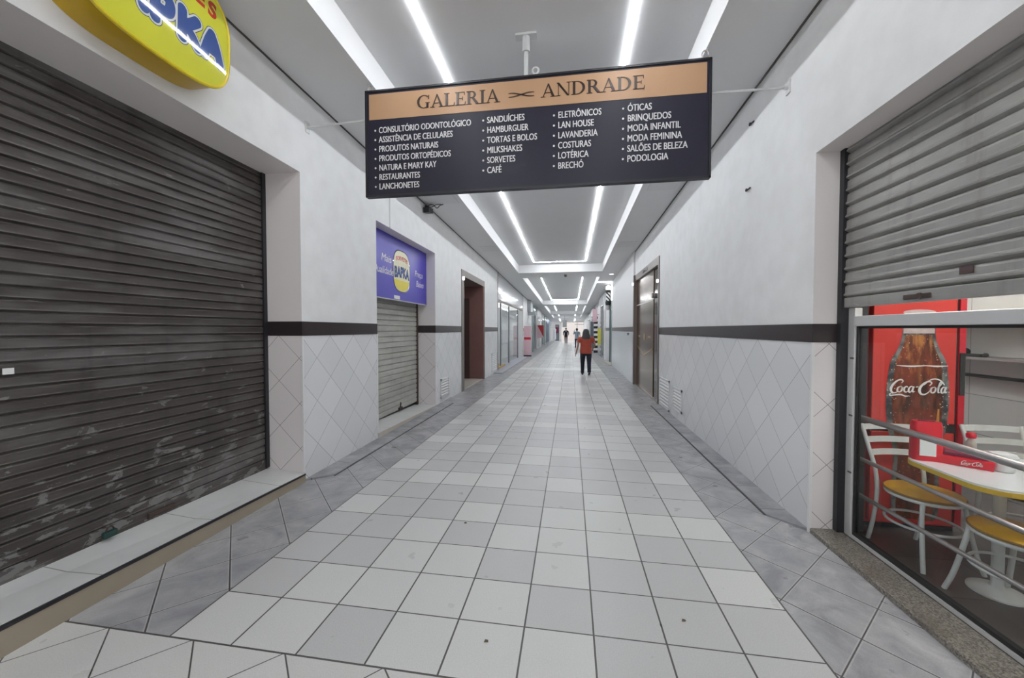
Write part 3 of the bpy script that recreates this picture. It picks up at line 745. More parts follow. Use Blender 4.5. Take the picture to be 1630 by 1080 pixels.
# ------------------------------------------------------------------ shop 3 on the left (white glossy fascia)
lwall(14.2, 22.2, 3.72)
t = thing('shop_unit', 'open shop front with glossy white fascia past the brown doorway', 'shop front', (XL, 18, 0))
b = BM(); box(b, XL - 0.10, XL - 0.02, 14.235, 22.2, 2.80, 3.72); obj('fascia', b, M['white_gloss'], t)
b = BM(); box(b, XL - 0.14, XL - 0.01, 14.235, 22.2, 2.72, 2.80); obj('fascia_rail', b, M['bronze'], t)
b = BM(); box(b, XL - 1.0, XL - 0.95, 14.0, 22.3, 0.0, 3.7); obj('back_panel', b, M['white_gloss'], t)
b = BM(); box(b, XL - 0.95, XL - 0.05, 22.1, 22.19, 0.0, 2.8); obj('end_panel', b, M['white_gloss'], t)
for yv in (15.3, 17.4, 20.4):
    b = BM(); box(b, XL - 0.12, XL - 0.07, yv, yv + 0.10, 0.05, 2.72); obj('mullion', b, M['slate'], t)
b = BM(); box(b, XL - 0.10, XL - 0.09, 15.4, 17.4, 0.08, 2.70); obj('glass_pane', b, M['glass'], t)
b = BM(); box(b, XL - 0.10, XL - 0.09, 17.5, 20.4, 0.08, 2.70); obj('glass_pane', b, M['glass'], t)
b = BM(); box(b, XL - 0.75, XL - 0.45, 16.2, 17.6, 0.05, 2.6); obj('grey_display_panel', b, M['hatch'], t)
b = BM(); box(b, XL - 0.9, XL - 0.05, 14.24, 16.2, 0.0, 0.10); obj('entry_step', b, M['ochre'], t)
b = BM(); box(b, XL - 0.3, XL + 0.32, 13.4, 21.8, 0.0, 0.03); obj('stone_threshold', b, M['lavender'], t)
b = BM(); box(b, XL - 0.9, XL - 0.1, 15.2, 21.0, 3.0 - 0.32, 3.0 - 0.30); obj('lamp_panel', b, M['globe_dim'], t)
louvre('wall_vent', 'tall white louvred vent low on the left wall past the brown doorway', XL, 13.1, 14.0, 0.1, 0.75, 9, 1, M['white_plastic'])

# ------------------------------------------------------------------ right-hand wall
RT = XR + 0.42
def rwall(y0, y1, z0=-0.1, z1=4.5, x0=XR, x1=None):
    b = BM(); box(b, x0, x1 if x1 else RT, y0, y1, z0, z1); return struct('wall_right', b, M['wall_right'])
b = BM(); box(b, XR, XR + 0.19, 1.0, 3.27, 2.965, 4.5); struct('wall_right', b, M['wall_right'])
rwall(YB, 1.0, x1=XR + 0.19)
b = BM(); box(b, XR, XR + 0.19, 3.27, 8.42, -0.1, 4.5); struct('wall_right', b, M['wall_right'])
rwall(8.42, 11.5, 3.17)
def smooth_wall():
    t = NT('wall_right_smooth_gloss'); x, y, z = t.xyz()
    low = t.m('LESS_THAN', z, 1.535)
    t.base(t.mix(low, (0.77, 0.765, 0.77), (0.66, 0.70, 0.73))); t.rough(t.rng(low, 0, 1, 0.5, 0.15)); return t.mat
M['wall_smooth'] = smooth_wall()
b = BM(); box(b, XR - 0.05, RT, 11.5, 17.15, -0.1, 4.5); struct('wall_right', b, M['wall_smooth'])
rwall(17.15, 19.0, 3.0); rwall(19.0, YE)
def rstripe(y0, y1, x=XR, jamb=None):
    b = BM(); box(b, x - SP, x + 0.002, y0, y1, ST0 - 0.035 if x == XR and y0 < 5 else ST0, ST1 - 0.04 if x == XR and y0 < 5 else ST1)
    if jamb: box(b, x - SP, jamb, y0 - SP, y0 + 0.002, ST0 - 0.035, ST1 - 0.04)
    trim(b, M['stripe'])
rstripe(3.27, 8.42, XR, XR + 0.19)
rstripe(11.5, 17.15, XR - 0.05)
rstripe(19.0, 27.0)
b = BM(); box(b, XR - 0.010, XR + 0.012, 3.258, 3.275, 0.0, 1.5); trim(b, M['white_plastic'])

# bronze doorway on the right
t = thing('bronze_doorway', 'bronze framed doorway with mirror-like brown panel on the right wall', 'doorway', (XR + 0.2, 9.95, 0))
b = BM(); box(b, XR - 0.02, XR + 0.30, 8.42, 8.51, 0.0, 3.17); obj('jamb', b, M['bronze_light'], t)
b = BM(); box(b, XR - 0.06, XR + 0.30, 11.36, 11.5, 0.0, 3.17); obj('jamb', b, M['bronze'], t)
b = BM(); box(b, XR - 0.02, XR + 0.30, 8.51, 11.36, 3.0, 3.17); obj('header', b, M['bronze_light'], t)
b = BM(); box(b, XR - 0.024, XR - 0.02, 9.6, 10.2, 3.05, 3.12); obj('header_display', b, M['bronze_dark'], t)
b = BM(); box(b, XR + 0.03, XR + 0.07, 9.16, 11.36, 0.03, 3.0); dp = obj('door_leaf', b, M['bronze_panel'], t)
b = BM(); box(b, XR + 0.028, XR + 0.03, 9.2, 11.34, 2.28, 2.31); obj('bright_rail', b, M['alu'], dp)  # pale bar modelled for a line of reflected light on the door
b = BM(); mp = lambda u, v, d: (XR + 0.03 - d, u, v)
for u0, v0, u1, v1 in ((9.25, 1.13, 10.2, 0.93), (10.2, 0.93, 11.25, 1.13)):
    prism(b, [(u0, v0), (u1, v1), (u1, v1 + 0.03), (u0, v0 + 0.03)], mp, 0.0005, 0.004)
lathe(b, [(0.01, -0.01), (0.10, -0.006), (0.10, 0.0)], (XR + 0.0295, 10.2, 1.42), 16, 'x')
for u0 in (9.4, 10.75): prism(b, [(u0, 1.40), (u0 + 0.35, 1.40), (u0 + 0.35, 1.44), (u0, 1.44)], mp, 0.0005, 0.003)
obj('gold_ornament', b, M['gold'], dp)
b = BM(); box(b, XR + 0.045, XR + 0.09, 8.51, 9.16, 0.03, 3.0); obj('side_light', b, M['bronze_dark'], t)
b = BM(); cyl(b, (XR - 0.02, 9.10, 2.38), (XR + 0.045, 9.10, 2.38), 0.06, 14); obj('closer_knob', b, M['steel'], t, True)
b = BM(); box(b, XR - 0.02, XR + 0.20, 8.51, 11.36, 0.0, 0.03); obj('threshold', b, M['steel'], t)
b = BM(); cyl(b, (XR - 0.055, 8.465, 2.64), (XR - 0.02, 8.465, 2.64), 0.035, 12); obj('lamp_stud', b, M['globe'], t)
b = BM(); cyl(b, (XR - 0.095, 11.44, 2.92), (XR - 0.06, 11.44, 2.92), 0.035, 12); obj('lamp_stud', b, M['globe'], t)
# hooks and fixing marks on the right wall
for (y, z), l in zip(((4.38, 3.09), (4.32, 3.75)), ('small dark hook on the right wall below the directory sign', 'small dark hook high on the right wall near the support rod')):
    b = BM(); tube(b, catmull([(XR, y - 0.03, z + 0.01), (XR - 0.025, y - 0.015, z - 0.01), (XR - 0.028, y, z + 0.005), (XR - 0.025, y + 0.015, z - 0.012), (XR, y + 0.03, z + 0.006)], 4), 0.008, 6)
    tag(obj('wall_hook', b, M['black']), l, 'hook')
b = BM(); lathe(b, [(0.001, -0.09), (0.03, -0.04), (0.04, 0.0)], (XR - 0.09, 12.2, 1.50), 10); tag(obj('wall_peg', b, M['slate']), 'small dark peg under the stripe past the bronze doorway', 'peg')

# ------------------------------------------------------------------ lunch shop on the right
b = BM(); box(b, XR + 0.19, 4.9, 5.2, 5.3, -0.1, 3.6); struct('wall_back', b, M['hatch'])
b = BM(); box(b, 4.30, 4.42, -1.4, 5.4, -0.1, 3.6); struct('wall_right', b, M['shop_wall'])
b = BM(); box(b, XR + 0.19, 4.9, -1.5, -1.38, -0.1, 3.6); struct('wall_front', b, M['hatch'])
b = BM(); box(b, XR + 0.19, 4.9, -1.5, 5.5, 3.2, 3.3); struct('ceiling', b, M['ceiling'])
b = BM(); box(b, 2.07, 2.30, 3.34, 5.2, 0.0, 3.2); struct('wall_left', b, M['dark_reveal'])
for i, yy in enumerate((0.4, 2.2, 4.3)):  # lamps out of view light the shop; the rear one is added for its back wall
    t = thing('fluorescent_lamp', ['fluorescent lamp on the lunch shop ceiling, nearer the entrance', 'fluorescent lamp on the lunch shop ceiling above the tables', 'fluorescent lamp on the lunch shop ceiling behind the drinks cooler'][i], 'ceiling light', (3.2, yy, 3.2))
    b = BM(); box(b, 2.55, 3.85, yy - 0.06, yy + 0.06, 3.16, 3.198); obj('lamp_body', b, M['white_metal'], t)
    for dy in (-0.035, 0.035):
        b = BM(); cyl(b, (2.6, yy + dy, 3.14), (3.8, yy + dy, 3.14), 0.016, 10); obj('lamp_tube', b, M['tube'], t)
# half-raised grey shutter
t = thing('roller_shutter', 'grey galvanised roller shutter half raised over the lunch shop window', 'roller shutter', (2.06, 2.2, 1.75))
obj('curtain', shutter_curtain(2.075, 1.02, 3.255, 1.84, 3.14, 0.0985, -1, 0.027, 1), M['shutter_grey'], t)
b = BM(); box(b, 2.055, 2.085, 1.02, 3.255, 1.765, 1.84, 0.006); obj('bottom_bar', b, M['shutter_grey'], t)
b = BM(); box(b, 2.045, 2.056, 2.52, 2.70, 1.785, 1.815, 0.005); lathe(b, [(0.018, -0.012), (0.02, 0)], (2.045, 2.58, 1.8), 10, 'x'); obj('handle', b, M['rust'], t)
b = BM(); box(b, 2.052, 2.057, 2.295, 2.365, 1.895, 1.935); obj('lock_slot', b, M['brown_dark'], t)
b = BM(); box(b, 2.036, 2.10, 3.222, 3.268, 0.036, 3.1); obj('guide_rail', b, M['black'], t)
# granite sill
b = BM(); box(b, XR + 0.0, 2.085, 1.0, 3.268, -0.02, 0.035, 0.006); tag(obj('granite_sill', b, M['granite']), 'speckled brown granite sill under the lunch shop window', 'sill')
# window frame and glass
t = thing('shop_window', 'white aluminium framed glass window of the lunch shop', 'window', (2.10, 2.2, 0.035))
b = BM(); box(b, 2.085, 2.135, 3.155, 3.222, 0.035, 1.76, 0.004); obj('window_post', b, M['alu'], t)
b = BM(); box(b, 2.075, 2.14, 1.02, 3.155, 1.625, 1.70, 0.006); obj('top_rail', b, M['alu'], t)
b = BM(); box(b, 2.09, 2.135, 1.02, 3.155, 0.035, 0.06); obj('bottom_rail', b, M['alu'], t)
b = BM(); box(b, 2.098, 2.130, 1.02, 3.155, 0.06, 0.085); obj('bottom_gasket', b, M['rubber'], t)
b = BM(); box(b, 2.098, 2.130, 3.140, 3.155, 0.085, 1.610); box(b, 2.098, 2.130, 1.02, 3.155, 1.608, 1.625); obj('gasket', b, M['rubber'], t)
b = BM(); box(b, 2.110, 2.118, 1.02, 3.14, 0.085, 1.608); obj('glass_pane', b, M['glass'], t)
b = BM()
for z in (0.52, 0.95, 1.38): box(b, 2.08, 2.0855, 3.158, 3.19, z, z + 0.012)
obj('hinge_marks', b, M['gap'], t)
# guard rail behind the glass
t = thing('guard_rail', 'grey steel guard rail of three tubes behind the shop window', 'rail', (2.2, 2.2, 0))
b = BM(); box(b, 2.185, 2.225, 3.28, 3.325, 0.0, 0.935); obj('rail_post', b, M['steel'], t)
for z in (0.925, 0.61, 0.33):
    b = BM(); cyl(b, (2.2, 3.30, z), (2.2, 1.0, z), 0.021 if z > 0.9 else 0.015, 14); obj('rail_tube', b, M['steel'], t, True)
b = BM(); box(b, 2.185, 2.225, 1.0, 1.04, 0.0, 0.935); obj('rail_post', b, M['steel'], t)

# drinks cooler
FY = 3.40
t = thing('drinks_cooler', 'tall red drinks cooler with big cola bottle print, behind the window', 'cooler', (2.72, FY + 0.25, 0))
b = BM(); box(b, 2.375, 3.015, FY + 0.05, FY + 0.48, 0.03, 2.05, 0.008); obj('cabinet', b, M['cooler_side'], t)
b = BM(); box(b, 2.38, 2.95, FY, FY + 0.045, 0.86, 2.03, 0.006); box(b, 2.38, 2.95, FY, FY + 0.045, 0.06, 0.79, 0.006); dr = obj('door', b, M['cooler_red'], t)
b = BM(); box(b, 2.38, 2.95, FY + 0.012, FY + 0.045, 0.79, 0.86); box(b, 2.95, 2.966, FY + 0.012, FY + 0.045, 0.06, 2.03); obj('door_gap', b, M['rubber'], t)
b = BM(); box(b, 2.970, 3.005, FY - 0.008, FY + 0.05, 1.09, 1.42, 0.004); obj('handle', b, M['rubber'], t)
b = BM(); box(b, 2.968, 3.012, FY, FY + 0.05, 0.06, 2.03, 0.004); obj('door_edge', b, M['cooler_side'], t)
b = BM(); box(b, 2.39, 3.0, FY + 0.05, FY + 0.4, 0.0, 0.03); obj('plinth', b, M['rubber'], t)
fm = lambda u, v, d: (u, FY - d, v)
CX = 2.692
right = [(0.055, 0.10), (0.15, 0.115), (0.165, 0.35), (0.155, 0.62), (0.195, 0.80), (0.215, 1.0), (0.212, 1.15), (0.20, 1.28), (0.185, 1.36), (0.145, 1.44), (0.118, 1.52), (0.110, 1.60), (0.105, 1.70)]
right = [(CX + u, v) for u, v in catmull(right, 4)]
sil = right + [(2 * CX - u, v) for u, v in right[::-1]]
b = BM(); prism(b, sil, fm, 0.0005, 0.002); obj('bottle_outline_print', b, M['bottle_edge'], dr)
ins = [(CX + (u - CX) * 0.80, v) for u, v in right if v < 1.565]
b = BM(); prism(b, ins + [(2 * CX - u, v) for u, v in ins[::-1]], fm, 0.002, 0.003); obj('cola_print', b, M['cola'], dr)
b = BM(); prism(b, [(CX - 0.106, 1.57), (CX + 0.106, 1.57), (CX + 0.10, 1.72), (CX - 0.10, 1.72)], fm, 0.002, 0.0035); prism(b, [(CX + 0.112 * math.cos(a), 1.735 + 0.022 * math.sin(a)) for a in [2 * PI * k / 20 for k in range(20)]], fm, 0.002, 0.0045); obj('bottle_neck_print', b, M['bottle_neck'], dr)
b = BM(); ribbon(b, [(CX + 0.10, 0.60, 0.008), (CX + 0.135, 0.8, 0.026), (CX + 0.145, 0.98, 0.010)], fm, 0.003, 0.004); obj('amber_highlight_print', b, M['amber'], dr)
b = BM(); ribbon(b, [(CX - 0.15, 1.318, 0.004), (CX - 0.05, 1.312, 0.012), (CX + 0.05, 1.318, 0.007), (CX + 0.12, 1.314, 0.012), (CX + 0.20, 1.318, 0.004)], fm, 0.003, 0.0045); obj('white_line_print', b, M['sign_white'], dr)
b = BM()
for i in range(60):
    sd = random.choice((-1, 1)); a = random.uniform(0.8, 1.5)
    u = CX + sd * (0.165 + random.uniform(-0.02, 0.05) - max(0, a - 1.3) * 0.42); r = random.uniform(0.0015, 0.0055)
    prism(b, [(u + r * math.cos(k * PI / 3), a + r * math.sin(k * PI / 3)) for k in range(6)], fm, 0.003, 0.004)
o = obj('droplets_print', b, simple('droplet_print', (0.62, 0.52, 0.42), 0.4, 0, 0.3, 30), dr); o['kind'] = 'stuff'
# script wordmark
def wordmark(bm, mapf, u0, v0, k, d0, d1):
    mf = lambda u, v, d: mapf(u0 + (u + 0.12 * v) * k, v0 + v * k, d)
    st = [
        [(2.15, 2.05, .10), (2.35, 2.45, .22), (2.0, 2.75, .26), (1.3, 2.5, .30), (.65, 1.7, .42), (.4, .9, .46), (.6, .25, .36), (1.1, .0, .24), (1.7, .25, .12)],
        [(.75, .05, .10), (.35, -.25, .22), (.5, -.55, .26), (1.3, -.42, .24), (2.3, -.32, .26), (3.2, -.62, .22), (3.9, -.55, .05)],
        [(2.05, 1.35, .12), (1.65, 1.1, .26), (1.6, .5, .30), (1.95, .2, .22), (2.35, .5, .28), (2.4, 1.1, .24), (2.1, 1.4, .16), (2.5, 1.15, .08), (2.85, 1.25, .06)],
        [(3.35, 1.2, .20), (3.1, 1.4, .18), (2.8, 1.0, .28), (2.85, .45, .30), (3.2, .2, .20), (3.6, .5, .10)],
        [(4.3, 1.25, .14), (3.95, 1.4, .2), (3.6, .9, .28), (3.7, .3, .26), (4.0, .25, .18), (4.35, 1.0, .12)],
        [(4.45, 1.4, .26), (4.3, .8, .30), (4.4, .28, .24), (4.75, .4, .08)],
        [(4.8, 1.25, .14), (5.05, 1.33, .2), (5.3, 1.3, .1)],
        [(7.15, 1.6, .10), (7.45, 2.1, .22), (7.05, 2.45, .26), (6.3, 2.2, .32), (5.65, 1.4, .44), (5.5, .6, .46), (5.85, -.05, .36), (6.5, -.2, .26), (7.1, .2, .14), (7.3, .6, .06)],
        [(6.2, 1.7, .06), (6.9, 2.6, .16), (7.8, 3.0, .22), (8.8, 2.75, .24), (9.5, 2.1, .20), (9.75, 1.75, .05)],
        [(7.95, 1.3, .12), (7.55, 1.1, .26), (7.5, .5, .30), (7.85, .15, .22), (8.25, .45, .28), (8.3, 1.1, .24), (8.0, 1.4, .16), (8.5, 1.1, .08)],
        [(8.55, .9, .08), (9.15, 1.9, .14), (9.2, 2.4, .16), (8.9, 2.2, .24), (8.75, 1.0, .30), (8.85, .25, .24), (9.2, .35, .08)],
        [(9.95, 1.2, .14), (9.6, 1.35, .2), (9.3, .85, .28), (9.4, .25, .26), (9.7, .2, .18), (10.0, .95, .12)],
        [(10.1, 1.4, .26), (9.95, .8, .30), (10.05, .25, .24), (10.4, .45, .08)]]
    for i, s in enumerate(st): ribbon(bm, s, mf, d0, d1 + i * 0.00012, 5)
b = BM(); wordmark(b, fm, CX - 0.205, 1.10, 0.0385, 0.0045, 0.0065); obj('wordmark', b, M['sign_white'], dr)

# table
t = thing('cafe_table', 'white topped lunch table with yellow edge beside the window', 'table', (2.57, 2.68, 0))
def rrect(x0, x1, y0, y1, r, n=8):
    out = []
    for cx, cy, a0 in ((x1 - r, y1 - r, 0), (x0 + r, y1 - r, PI / 2), (x0 + r, y0 + r, PI), (x1 - r, y0 + r, 1.5 * PI)):
        out += [(cx + r * math.cos(a0 + k * PI / 2 / n), cy + r * math.sin(a0 + k * PI / 2 / n)) for k in range(n + 1)]
    return out
up = lambda u, v, d: (u, v, d)
b = BM(); prism(b, rrect(2.235, 3.25, 2.36, 2.97, 0.15), up, 0.728, 0.74); obj('tabletop', b, M['table_white'], t)
b = BM(); prism(b, rrect(2.230, 3.255, 2.355, 2.975, 0.155), up, 0.702, 0.7285); obj('edge_band', b, M['yellow_edge'], t)
b = BM(); lathe(b, [(0.125, 0.0), (0.125, 0.01), (0.07, 0.025), (0.035, 0.04), (0.027, 0.06), (0.027, 0.67), (0.07, 0.69), (0.09, 0.702)], (2.57, 2.68, 0), 28); obj('pedestal', b, M['chair_paint'], t, True)
b = BM(); lathe(b, [(0.125, 0.0), (0.125, 0.01), (0.07, 0.025), (0.035, 0.04), (0.027, 0.06), (0.027, 0.67), (0.07, 0.69), (0.09, 0.702)], (3.0, 2.68, 0), 28); obj('pedestal', b, M['chair_paint'], t, True)

def make_chair(label):
    t = thing('cafe_chair', label, 'chair', (0, 0, 0), 0, 'white cafe chairs with yellow seats')
    b = BM(); lathe(b, [(0.19, 0.448), (0.2, 0.452), (0.2, 0.463), (0.19, 0.468)], (0, 0, 0), 32); s = obj('seat', b, M['yellow_seat'], t, True, True)
    b = BM(); lathe(b, [(0.201, 0.4505), (0.203, 0.453), (0.203, 0.462), (0.201, 0.4645)], (0, 0, 0), 32); obj('seat_edge', b, M['wood_edge'], s, True, True)
    ring = lambda r, z: [(r * math.cos(2 * PI * k / 32), r * math.sin(2 * PI * k / 32), z) for k in range(32)]
    b = BM(); tube(b, ring(0.187, 0.435), 0.013, 8, True); obj('seat_ring', b, M['chair_paint'], t, True, True)
    b = BM(); tube(b, ring(0.192, 0.24), 0.009, 8, True); obj('stretcher_ring', b, M['chair_paint'], t, True, True)
    for sx in (-1, 1):
        b = BM(); tube(b, catmull([(sx * 0.13, 0.135, 0.43), (sx * 0.145, 0.15, 0.3), (sx * 0.165, 0.18, 0.12), (sx * 0.185, 0.21, 0.0)], 5), 0.013, 10); obj('leg', b, M['chair_paint'], t, True, True)
        b = BM(); tube(b, catmull([(sx * 0.17, -0.225, 0.0), (sx * 0.168, -0.185, 0.18), (sx * 0.165, -0.165, 0.38), (sx * 0.167, -0.18, 0.55), (sx * 0.178, -0.235, 0.72), (sx * 0.187, -0.285, 0.87)], 5), 0.0135, 10); obj('back_post', b, M['chair_paint'], t, True, True)
    for z, y, hw in ((0.665, -0.215, 0.172), (0.755, -0.245, 0.178), (0.845, -0.277, 0.184)):
        b = BM()
        for k in range(8):
            a0, a1 = -1 + k / 4, -1 + (k + 1) / 4
            f = lambda a: y - 0.03 * (1 - a * a)
            hexa(b, [(a0 * hw, f(a0) - 0.008, z - 0.02), (a1 * hw, f(a1) - 0.008, z - 0.02), (a1 * hw, f(a1) + 0.008, z - 0.02), (a0 * hw, f(a0) + 0.008, z - 0.02),
                     (a0 * hw, f(a0) - 0.012, z + 0.02), (a1 * hw, f(a1) - 0.012, z + 0.02), (a1 * hw, f(a1) + 0.004, z + 0.02), (a0 * hw, f(a0) + 0.004, z + 0.02)])
        obj('back_slat', b, M['chair_paint'], t, False, True)
    return t
c0 = make_chair('white chair with yellow round seat between window and drinks cooler')
c0.location = (2.455, 3.035, 0); c0.rotation_euler = (0, 0, PI + 0.08)
dup(c0, (2.50, 2.49, 0), 0.12, 'white chair with yellow seat on the near side of the table')
dup(c0, (3.155, 3.09, 0), PI - 0.02, 'white chair right of the drinks cooler, behind the table')

# things on the table
TZ = 0.741
t = thing('napkin_dispenser', 'tall red napkin dispenser with white panel on the lunch table', 'napkin dispenser', (2.325, 2.865, TZ), -0.25)
b = BM()
pr = rrect(-0.075, 0.075, -0.045, 0.045, 0.03, 5)
lo = [b.verts.new((x, y, 0.0)) for x, y in pr]; mi = [b.verts.new((x * 0.97, y * 0.95, 0.22)) for x, y in pr]; hi = [b.verts.new((x * 0.9, y * 0.8, 0.255)) for x, y in pr]
for A, B_ in ((lo, mi), (mi, hi)):
    for k in range(len(pr)): b.faces.new((A[k], A[(k + 1) % len(pr)], B_[(k + 1) % len(pr)], B_[k]))
b.faces.new(lo[::-1]); b.faces.new(hi); obj('dispenser_body', b, M['red_plastic'], t, True, True)
b = BM(); box(b, -0.05, 0.03, -0.049, -0.043, 0.035, 0.155); obj('white_card', b, M['paper'], t, False, True)
b = BM(); box(b, -0.04, 0.04, -0.012, 0.012, 0.2555, 0.258); obj('napkin_slot', b, M['maroon'], t, False, True)
t = thing('sauce_tray', 'low red sauce tray with white script on the lunch table', 'tray', (2.48, 2.785, TZ), -0.72)
b = BM(); hexa(b, [(-0.11, -0.06, 0), (0.11, -0.06, 0), (0.11, 0.07, 0), (-0.11, 0.07, 0), (-0.115, -0.065, 0.05), (0.115, -0.065, 0.05), (0.115, 0.075, 0.075), (-0.115, 0.075, 0.075)])
obj('tray_body', b, M['red_plastic'], t, False, True)
b = BM(); box(b, -0.09, 0.09, -0.045, 0.055, 0.056, 0.0745); obj('tray_divider', b, M['maroon'], t, False, True)
b = BM(); wordmark(b, lambda u, v, d: (u, -0.0655 - d - 0.0, v), -0.02, 0.018, 0.0085, 0.0, 0.002); obj('wordmark', b, M['sign_white'], t, False, True)
t = thing('sauce_bottle', 'small sauce bottle with red cap standing in the tray', 'sauce bottle', (2.575, 2.86, TZ + 0.075))
b = BM(); lathe(b, [(0.02, 0.0), (0.024, 0.01), (0.024, 0.05), (0.012, 0.075), (0.012, 0.08)], (2.575, 2.86, TZ + 0.075), 14); obj('bottle_body', b, M['cream'], t, True)
b = BM(); lathe(b, [(0.022, 0.0801), (0.024, 0.09), (0.024, 0.105), (0.016, 0.115)], (2.575, 2.86, TZ + 0.075), 14); obj('cap', b, M['red_plastic'], t, True)
t = thing('white_bucket', 'white plastic bucket with domed lid on the lunch table', 'bucket', (2.60, 2.70, TZ))
b = BM(); lathe(b, [(0.042, 0.0), (0.045, 0.004), (0.054, 0.078), (0.060, 0.080), (0.061, 0.092), (0.058, 0.095)], (2.60, 2.70, TZ), 28); obj('bucket_body', b, M['white_plastic'], t, True)
b = BM(); lathe(b, [(0.057, 0.0951), (0.052, 0.106), (0.03, 0.114), (0.006, 0.117)], (2.60, 2.70, TZ), 28); obj('lid', b, M['white_plastic'], t, True)
# back counter, shelf and things on it
b = BM(); box(b, 4.14, 4.298, 1.0, 5.19, 1.29, 1.315); tag(obj('wall_shelf', b, M['steel']), 'dark steel shelf on the tiled back wall of the lunch shop', 'shelf')
b = BM(); box(b, 4.22, 4.298, 1.0, 5.19, 1.10, 1.125); tag(obj('counter_edge', b, M['rubber']), 'thin black counter edge along the tiled wall below the shelf', 'counter')
b = BM(); box(b, 4.10, 4.298, 1.0, 5.19, 1.64, 1.68); tag(obj('lit_shelf', b, M['shelf_yellow']), 'yellowish upper shelf edge just below the window rail', 'shelf')
b = BM(); ball(b, (4.22, 4.80, 1.362), 0.058, 14, (0.9, 1.1, 0.8)); box(b, 4.18, 4.25, 4.58, 4.80, 1.3155, 1.345, 0.008); ball(b, (4.21, 4.56, 1.338), 0.022, 10)
tag(obj('black_utensil', b, M['rubber'], None, True), 'black rounded utensil lying on the dark steel shelf', 'utensil')

# ------------------------------------------------------------------ directory sign
SY = 3.6
t = thing('directory_sign', 'wide black and copper hanging directory sign listing the shops', 'sign', (-0.42, SY, 2.94))
b = BM(); hexa(b, [(-2.06, SY, 2.944), (1.22, SY, 2.944), (1.22, SY + 0.05, 2.944), (-2.06, SY + 0.05, 2.944), (-2.06, SY, 4.008), (1.22, SY, 3.99), (1.22, SY + 0.05, 3.99), (-2.06, SY + 0.05, 4.008)]); obj('sign_panel', b, M['sign_black'], t)
sm = lambda u, v, d: (u, SY - d, v)
b = BM(); prism(b, [(-2.018, 3.716), (1.180, 3.690), (1.180, 3.955), (-2.018, 3.968)], sm, 0.0, 0.003); obj('header_band', b, M['sign_gold'], t)
b = BM(); fr = 0.018
for q in (((-2.06, 2.944), (1.22, 2.944), (1.22, 2.944 + fr), (-2.06, 2.944 + fr)), ((-2.06, 2.944), (-2.06 + fr, 2.944), (-2.06 + fr, 4.008), (-2.06, 4.008)), ((1.22 - fr, 2.944), (1.22, 2.944), (1.22, 3.99), (1.22 - fr, 3.99)), ((-2.06, 4.008 - fr), (1.22, 3.99 - fr), (1.22, 3.99), (-2.06, 4.008))):
    prism(b, list(q), sm, 0.0, 0.010)
obj('sign_frame', b, M['black'], t)
# serif title letters
def glyph(ch):
    P = []
    def q(*p): P.append(list(p))
    def bar(x0, x1, y0, y1): q((x0, y0), (x1, y0), (x1, y1), (x0, y1))
    def serif(x, y, wd): bar(x - wd / 2, x + wd / 2, y, y + 0.035)
    TK, TN = 0.15, 0.045
    def arc(cx, cy, rx, ry, a0, a1, tk, tn, n=20):
        for k in range(n):
            aa, ab = a0 + (a1 - a0) * k / n, a0 + (a1 - a0) * (k + 1) / n
            f = lambda a: ((cx + rx * math.cos(a), cy + ry * math.sin(a)), (cx + (rx - tk) * math.cos(a), cy + (ry - tn) * math.sin(a)))
            (o0, i0), (o1, i1) = f(aa), f(ab); q(o0, o1, i1, i0)
    if ch == 'I': bar(.12, .12 + TK, 0, 1); serif(.195, 0, .34); serif(.195, .965, .34); wd = .39
    elif ch == 'L': bar(.10, .10 + TK, 0, 1); serif(.175, .965, .34); bar(.02, .66, 0, .045); q((.62, 0), (.68, 0), (.70, .26), (.66, .26)); wd = .72
    elif ch == 'E':
        bar(.10, .10 + TK, 0, 1); bar(.02, .64, 0, .045); bar(.02, .62, .955, 1); bar(.2, .50, .49, .535)
        q((.60, 0), (.66, 0), (.69, .25), (.65, .25)); q((.59, .78), (.63, .78), (.62, 1), (.58, 1)); bar(.47, .505, .38, .64); wd = .72
    elif ch == 'A':
        q((.10, 0), (.155, 0), (.46, .93), (.42, 1)); q((.66, 0), (.83, 0), (.48, 1), (.40, 1)); bar(.24, .66, .30, .345); serif(.13, 0, .28); serif(.745, 0, .36); wd = .90
    elif ch == 'N':
        bar(.12, .165, 0, 1); bar(.74, .785, 0, 1); q((.66, 0), (.785, 0), (.19, 1), (.04, 1)); serif(.142, 0, .26); serif(.762, .965, .26); wd = .90
    elif ch == 'D':
        bar(.10, .10 + TK, 0, 1); arc(.32, .5, .50, .5, -PI / 2, PI / 2, .15, .045); bar(.02, .33, 0, .045); bar(.02, .33, .955, 1); wd = .90
    elif ch == 'R':
        bar(.10, .10 + TK, 0, 1); arc(.34, .74, .28, .26, -PI / 2, PI / 2, .14, .045); bar(.02, .35, .955, 1); bar(.2, .35, .48, .525); serif(.175, 0, .34)
        q((.62, 0), (.82, 0), (.50, .52), (.33, .50)); serif(.75, 0, .22); wd = .84
    elif ch == 'G':
        arc(.50, .5, .46, .51, PI * 0.27, PI * 1.72, .15, .045, 28); bar(.66, .80, .02, .42); serif(.73, .40, .30); q((.78, .70), (.82, .70), (.84, .99), (.80, .99)); wd = .92
    return P, wd
def title(word, u0, u1, va, vb, h, name):
    tot = sum(glyph(c)[1] for c in word); k = (u1 - u0) / tot; x = 0; b = BM()
    for c in word:
        P, wd = glyph(c)
        for poly in P:
            prism(b, [(u0 + (x + px) * k, va + (vb - va) * ((x + px) / tot) + py * h) for px, py in poly], sm, 0.003, 0.008)
        x += wd
    obj(name, b, M['sign_brown'], t)
title('GALERIA', -1.512, -0.675, 3.785, 3.775, 0.125, 'title_lettering')
